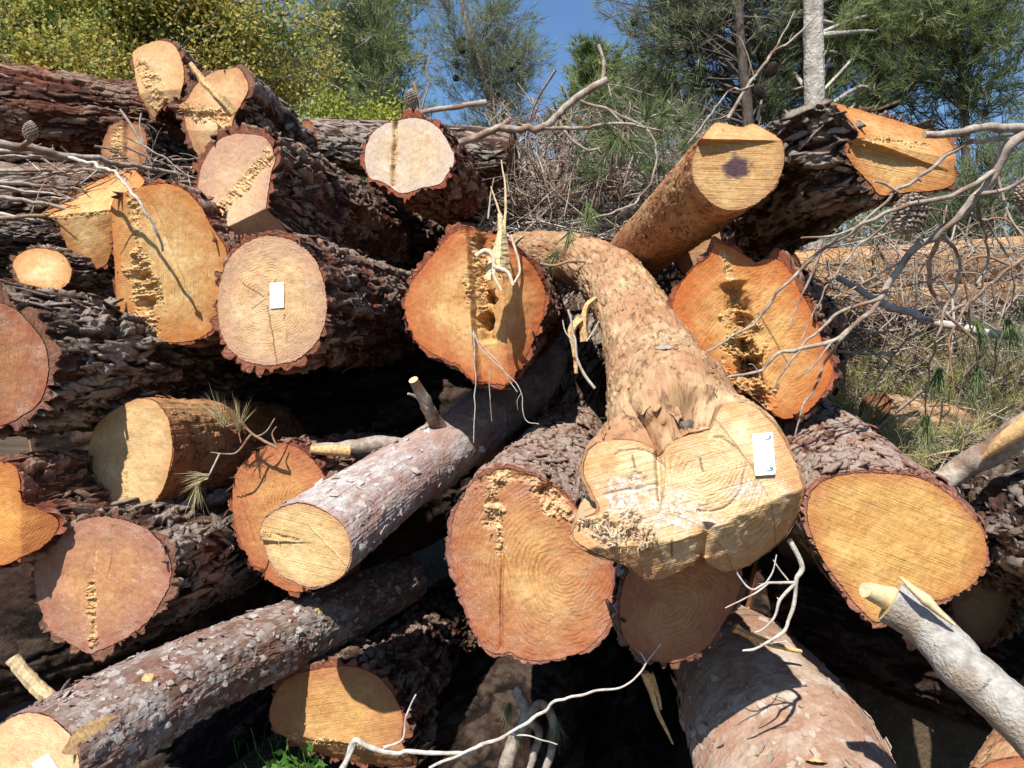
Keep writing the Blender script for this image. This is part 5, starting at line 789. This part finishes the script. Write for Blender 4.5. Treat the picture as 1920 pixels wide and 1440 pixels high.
# splintered limb over the right dark log
r_ = branch('branch', 'grey limb with a long yellow torn side at the right edge above the ochre end', 2.0, [([(1765, 905, 2.0), (1800, 880, 2.0), (1860, 850, 1.95), (1930, 800, 1.9), (2010, 750, 1.85)], 22, 30)], 'twig')
mb = MB(); stick([at(1840, 862, 1.93), at(1880, 828, 1.89), at(1950, 778, 1.84)], [0.004, 0.022, 0.026], mb, 6); mb.build('torn_side', M['splinter'], r_)
branch('stick', 'peeled pale stick end sticking up at the lower left behind the long trunk', 1.95, [([(25, 1232), (60, 1275), (105, 1325), (140, 1370)], 14, 17)], 'splinter_pale', 'stick')
branch('bark_slab', 'reddish splinter slab lying across the far end of the fat tan trunk', 1.9, [([(1370, 1175), (1420, 1195), (1460, 1212), (1500, 1222)], 5, 9)], 'peeled_y', 'bark slab') if False else None
branch('splinter', 'reddish slab of splintered bark lying across the far end of the fat tan trunk', 2.0, [([(1375, 1178), (1420, 1197), (1460, 1212), (1503, 1222)], 6, 3), ([(1380, 1172), (1400, 1190), (1425, 1215)], 4, 2)], 'splinter', 'splinter')
branch('splinter', 'dark torn splinters hanging down left of the fat tan trunk', 2.0, [([(1210, 1260), (1225, 1310), (1240, 1350), (1262, 1395)], 9, 2), ([(1222, 1262), (1235, 1300), (1240, 1330)], 5, 2)], 'splinter', 'splinter')
# bottom middle brush with needles
r_ = branch('branch', 'sunlit knobbly forked branch lying in the dark at the bottom middle', 2.2, [([(945, 1460), (958, 1400), (985, 1340), (970, 1300), (975, 1290)], 16, 8), ([(985, 1340), (1015, 1320), (1035, 1350), (1035, 1400), (1020, 1450)], 10, 7), ([(985, 1350), (1010, 1370), (1000, 1420), (985, 1460)], 9, 6)], 'twig')
tuft_on(r_, [(955, 1320, -0.1, 1), (1040, 1350, 0.1, 1), (975, 1360, -.3, 1)], 2.2, 60, 0.07, 'needle_g', 0.3, 39, 0.0008)
# crest of the heap in the middle background
branch('branch', 'crooked cut bough rising above the heap against the trees', 3.4, [([(860, 268), (900, 255), (940, 240), (985, 242), (1020, 235), (1060, 200), (1100, 170), (1138, 150)], 6.5, 7), ([(1130, 152), (1133, 120), (1122, 84)], 4, 3.5), ([(935, 242), (955, 225)], 6, 5), ([(1095, 175), (1090, 190), (1140, 205), (1160, 215)], 4, 2), ([(1050, 210), (1055, 240), (1100, 280), (1150, 270)], 3, 1.5), ([(1140, 205), (1180, 235), (1230, 215)], 2.5, 1.5), ([(1010, 240), (1080, 240), (1160, 232), (1240, 245)], 4, 2), ([(1160, 215), (1220, 250), (1225, 330), (1190, 380), (1110, 410), (1070, 420)], 2.5, 1.5)], 'twig')
r_ = branch('branch', 'straight sawn stick poking left to right above the grey weathered log', 3.4, [([(785, 212), (830, 203), (912, 192)], 4.5, 5.5)], 'twig')
r_ = branch('twig', 'dark upright twig with one cone on the crest beside the cream white end', 3.4, [([(790, 214), (782, 180), (776, 152)], 3.5, 2.5), ([(790, 205), (802, 160), (800, 130), (812, 95)], 2, 1)], 'twig_brown', 'twig')
place(cone_mesh(0.075, 1, 15), at(770, 184, 3.38), [0.2, 0, 1], 'pine_cone', M['cone'], r_)
branch('twig', 'slim leaning dead stem right of the peeled log, forking towards the sky', 2.8, [([(1290, 270, 2.9), (1340, 205, 2.9), (1365, 170, 2.9), (1390, 168), (1412, 160)], 2, 1.5), ([(1365, 222), (1400, 165), (1440, 110), (1490, 70), (1530, 30)], 4, 1.5), ([(1440, 112), (1470, 60), (1490, 20)], 2, 1), ([(1420, 225), (1430, 180), (1435, 165)], 3, 2), ([(1415, 150), (1395, 80), (1370, 60)], 1.2, .6)], 'twig')
for k, (x, y, d_) in enumerate([(985, 282, 3.9), (1425, 172, 2.75), (1448, 130, 2.78), (1085, 225, 3.9), (1165, 305, 3.9), (1935, 372, 2.0)]):
    c_ = place(CONE_HI if k > 4 else cone_mesh(0.055, 1, 15), at(x, y, d_), [0.4 * (-1) ** k, 0.2, 1], 'pine_cone', M['cone_d' if k in (1, 2) else 'cone']); 
    tag(c_, 'open pine cone ' + ['among the twigs on the crest right of the cream white end', 'on the slim stem above the peeled log, lower of two', 'on the slim stem above the peeled log, upper of two', 'caught on the crooked bough', 'in the heap left of the peeled log', 'at the right edge near the big forked branch', 'in the twigs before the bare yellow trunk'][k], 'pine cone')
# slash: heaps of dead twigs and needles
def slash(name, label, cat, region, n, lmin, lmax, rad, mat, seed, depth, lift=0.25, needles=0, grow=0.0):
    rs = np.random.RandomState(seed); mb = MB(); x0, x1, y0, y1 = region
    for k in range(n):
        px = x0 + rs.rand() * (x1 - x0); v = rs.rand(); py = y0 + v * (y1 - y0); p = at(px, py, depth(px, py) + rs.rand() * 0.15); l = lmin + rs.rand() ** 2 * (lmax - lmin)
        d = nrm(rs.randn(3) * np.array([1, 0.7, lift * (1 + rs.rand())])) + np.array([0, 0, grow]); r = rad * (0.5 + rs.rand() ** 3 * 2.5)
        if needles: tuft(mb, p, d + np.array([0, 0, 0.3]), needles, 0.10, 0.4, 0.0010, seed + k)
        else:
            q = rs.randn(3) * l * 0.10; C = catmull([p - d * l / 2, p + q, p + d * l / 2 + rs.randn(3) * l * 0.08], 8); mb.tube(C, np.linspace(r, r * 0.4, 8), 4, k, cap=False)
            if rs.rand() < 0.5: d2 = nrm(d + rs.randn(3) * 0.6); mb.tube(catmull([C[4], C[4] + d2 * l * 0.3 + rs.randn(3) * 0.01, C[4] + d2 * l * 0.5], 5), np.linspace(r * 0.5, r * 0.25, 5), 3, k, cap=False)
    return tag(mb.build(name, M[mat], None, smooth=not needles), label, cat, kind='stuff')
dR = lambda x, y: 2.5 + (900 - y) / 400.0 * 1.7; dC = lambda x, y: 3.9 + (430 - y) / 200.0 * 0.6
slash('slash_twigs', 'tangle of grey dead twigs covering the slope at the right', 'twigs', (1540, 2050, 470, 890), 2700, 0.08, 0.5, 0.0026, 'twig', 41, dR)
slash('pale_twigs', 'bleached thin twigs strewn over the slope at the right', 'twigs', (1560, 2050, 480, 850), 420, 0.08, 0.45, 0.0026, 'twig_pale', 42, dR)
slash('dry_needles', 'dry straw coloured needle tufts on the slope at the right', 'needles', (1560, 2050, 540, 880), 460, 0, 0, 0, 'needle_d', 43, dR, needles=16)
slash('green_needles', 'green needle tufts in the slash at the right', 'needles', (1600, 2050, 540, 900), 90, 0, 0, 0, 'needle_g', 44, dR, needles=18)
slash('crest_twigs', 'tangle of dead twigs along the crest of the heap at top centre', 'twigs', (900, 1320, 265, 450), 1300, 0.08, 0.5, 0.0030, 'twig_pale', 45, dC)
slash('crest_sticks', 'thicker broken sticks lying on the crest of the heap', 'sticks', (900, 1300, 310, 430), 60, 0.2, 0.8, 0.010, 'twig', 46, dC, lift=0.15)
slash('crest_brush', 'upright thin dead brush rising above the heap at top centre', 'brush', (930, 1330, 200, 380), 600, 0.1, 0.5, 0.0024, 'twig', 52, lambda x, y: 3.8, lift=0.9)
slash('crest_needles', 'green and tawny needle tufts on the crest of the heap', 'needles', (1080, 1310, 190, 330), 70, 0, 0, 0, 'needle_g', 47, lambda x, y: 3.7, needles=26)
slash('crest_dry_needles', 'dry needles on the crest of the heap', 'needles', (950, 1300, 230, 440), 60, 0, 0, 0, 'needle_d', 48, dC, needles=16)
slash('dry_grass', 'sunlit yellow green grass growing through the slash at the right', 'grass', (1560, 2050, 545, 880), 420, 0, 0, 0, 'grass_dry', 53, lambda x, y: dR(x, y) - 0.12, needles=20, grow=1.2)
slash('crest_green_needles', 'sunlit green pine needles of felled tops heaped behind the pile', 'needles', (1080, 1320, 210, 360), 80, 0, 0, 0, 'needle_g', 54, lambda x, y: dC(x, y) - 0.25, needles=24, grow=0.3)
slash('litter_twigs', 'fine twigs caught on top of the left hand logs', 'twigs', (150, 380, 290, 345), 90, 0.05, 0.25, 0.0022, 'twig', 49, lambda x, y: 3.0)
slash('front_twigs', 'thin grey twigs crossing before the bare yellow trunks at right', 'twigs', (1520, 2050, 430, 660), 800, 0.08, 0.5, 0.0022, 'twig', 51, lambda x, y: 2.7 + (640 - y) / 400.0, lift=0.6)
slash('ridge_needles', 'needles and fine twigs lying on the ochre end log bark', 'needles', (1540, 1800, 820, 880), 40, 0.04, 0.2, 0.0018, 'needle_d', 50, lambda x, y: 2.05 + (880 - y) * 0.004)
r_ = branch('sprig', 'green pine sprig on the neck of the curved trunk', 3.1, [([(1095, 420), (1085, 450), (1060, 470)], 2, 1.5), ([(1085, 450), (1050, 470), (1030, 480)], 2, 1.2)], 'twig_brown', 'sprig')
tuft_on(r_, [(1070, 430, -0.2, 1), (1100, 380, 0.2, 1), (1045, 470, -0.5, 0.6), (1100, 400, 0.3, 0.8)], 3.1, 44, 0.11, 'needle_g', 0.38, 59, 0.0011)
r_ = branch('sprig', 'hanging green pine sprig with drooping needles beside the peeled log', 3.4, [([(1170, 250), (1160, 285), (1155, 310)], 3, 2)], 'twig_brown', 'sprig')
tuft_on(r_, [(1160, 250, 0, 0.6), (1150, 265, -0.8, 0.5), (1240, 215, 0.6, -0.6), (1265, 230, 0.5, -0.2), (1180, 262, 0.8, 0.5), (1210, 225, 0.1, -0.5), (1150, 250, -0.5, -.4)], 3.4, 60, 0.13, 'needle_g', 0.45, 69, 0.0014)
# weeds in the bottom gap
wd = thing('weed', 'small bright green leafy weed in the gap at the bottom left of centre', 'weed', at(560, 1440, 2.1)); mb = MB(); ms = MB(); rs = np.random.RandomState(8)
for (sx, sy) in [(540, 1385), (565, 1400), (585, 1410), (520, 1425), (600, 1425), (555, 1425), (500, 1435)]:
    b = at(560 + (sx - 560) * 0.4, 1470, 2.1); e = at(sx, sy, 2.05 + rs.rand() * 0.1); C = catmull([b, (b + e) / 2 + rs.randn(3) * 0.01, e], 8); ms.tube(C, np.linspace(0.0016, 0.0008, 8), 4)
    for k in range(9):
        p = C[rs.randint(2, 8)]; d = nrm(rs.randn(3) + [0, -0.4, 0.6]); a = nrm(np.cross(d, rs.randn(3))); l = 0.02 + rs.rand() * 0.02; q = [p, p + d * l * 0.45 + a * l * 0.35, p + d * l * 0.6 + a * l * 0.12, p + d * l, p + d * l * 0.6 - a * l * 0.12, p + d * l * 0.45 - a * l * 0.35]
        mb.add(q, [[0, 1, 2], [0, 2, 4], [2, 3, 4], [0, 4, 5]])
ms.build('stem', M['weed'], wd); mb.build('leaf_cluster', M['weed'], wd, smooth=False)
gm = MB(); rs = np.random.RandomState(18)
for k in range(50):
    p = at(380 + rs.rand() * 320, 1440, 2.6) + rs.randn(3) * [0, 0.2, 0]; p[2] = 0.02; d = nrm(rs.randn(3) * 0.35 + [0, 0, 1]); a = nrm(np.cross(d, rs.randn(3))); l = 0.05 + rs.rand() * 0.12
    q = [p + a * 0.002, p - a * 0.002, p + d * l * .6 + a * .0015, p + d * l * .6 - a * .0015, p + d * l + rs.randn(3) * l * 0.2]; gm.add(q, [[0, 1, 3, 2]], rs.rand()); gm.add(q, [[2, 3, 4]], rs.rand())
tag(gm.build('grass', M['weed'], None, smooth=False), 'thin grass blades in the bottom left gap', 'grass', kind='stuff')
# ------------------------------------------------------------------ ground, and the earth bank the right hand slash lies on
gx = np.linspace(-1, 1, 160); gx = np.sign(gx) * (np.abs(gx) ** 3) * 200; gy = np.linspace(-0.35, 1, 180); gy = np.sign(gy) * (np.abs(gy) ** 3) * 300
X, Y = np.meshgrid(gx, gy); p = np.stack([X.ravel(), Y.ravel(), np.zeros(X.size)], 1); Z = fbm(p * 1.3, 4, 3) * 0.07 + fbm(p * 0.05, 2, 8) * 0.4 * np.clip(np.hypot(X, Y).ravel() / 30, 0, 1)
p[:, 2] = Z; g = mesh_obj('ground', p, gridf(len(gy), len(gx), closed=False)[:, ::-1], M['soil']); tag(g, kind='structure')
def bank(nm, pxs, pys, dep, drop):
    A = []
    for py in pys:
        A.append([at(x, py, dep(x, py) + 0.12) for x in pxs])
    A = np.array(A); back = A[:1] + [0, 1.5, -0.1]; back2 = back + [0, 2, -2.5]; fr = A[-1:] + [0, -0.15, -drop]; A = np.concatenate([back2, back, A, fr]); nr_, nc_ = A.shape[:2]
    l_ = A[:, :1] + [-0.25, 0, -1.6]; r__ = A[:, -1:] + [0.5, 0, -1.6]; A = np.concatenate([l_, A, r__], 1); V = A.reshape(-1, 3); V = V + np.stack([0 * V[:, 0], 0 * V[:, 0], fbm(V * 3.5, 4, 12) * 0.10], 1)
    tag(mesh_obj(nm, V, gridf(nr_, nc_ + 2, closed=False), M['soil']), kind='structure')
bank('earth_bank', np.linspace(1600, 2300, 60), np.linspace(480, 900, 60), dR, 1.5)
bank('heap_bank', np.linspace(930, 1330, 40), np.linspace(300, 460, 30), lambda x, y: dC(x, y) + 0.2, 1.5)
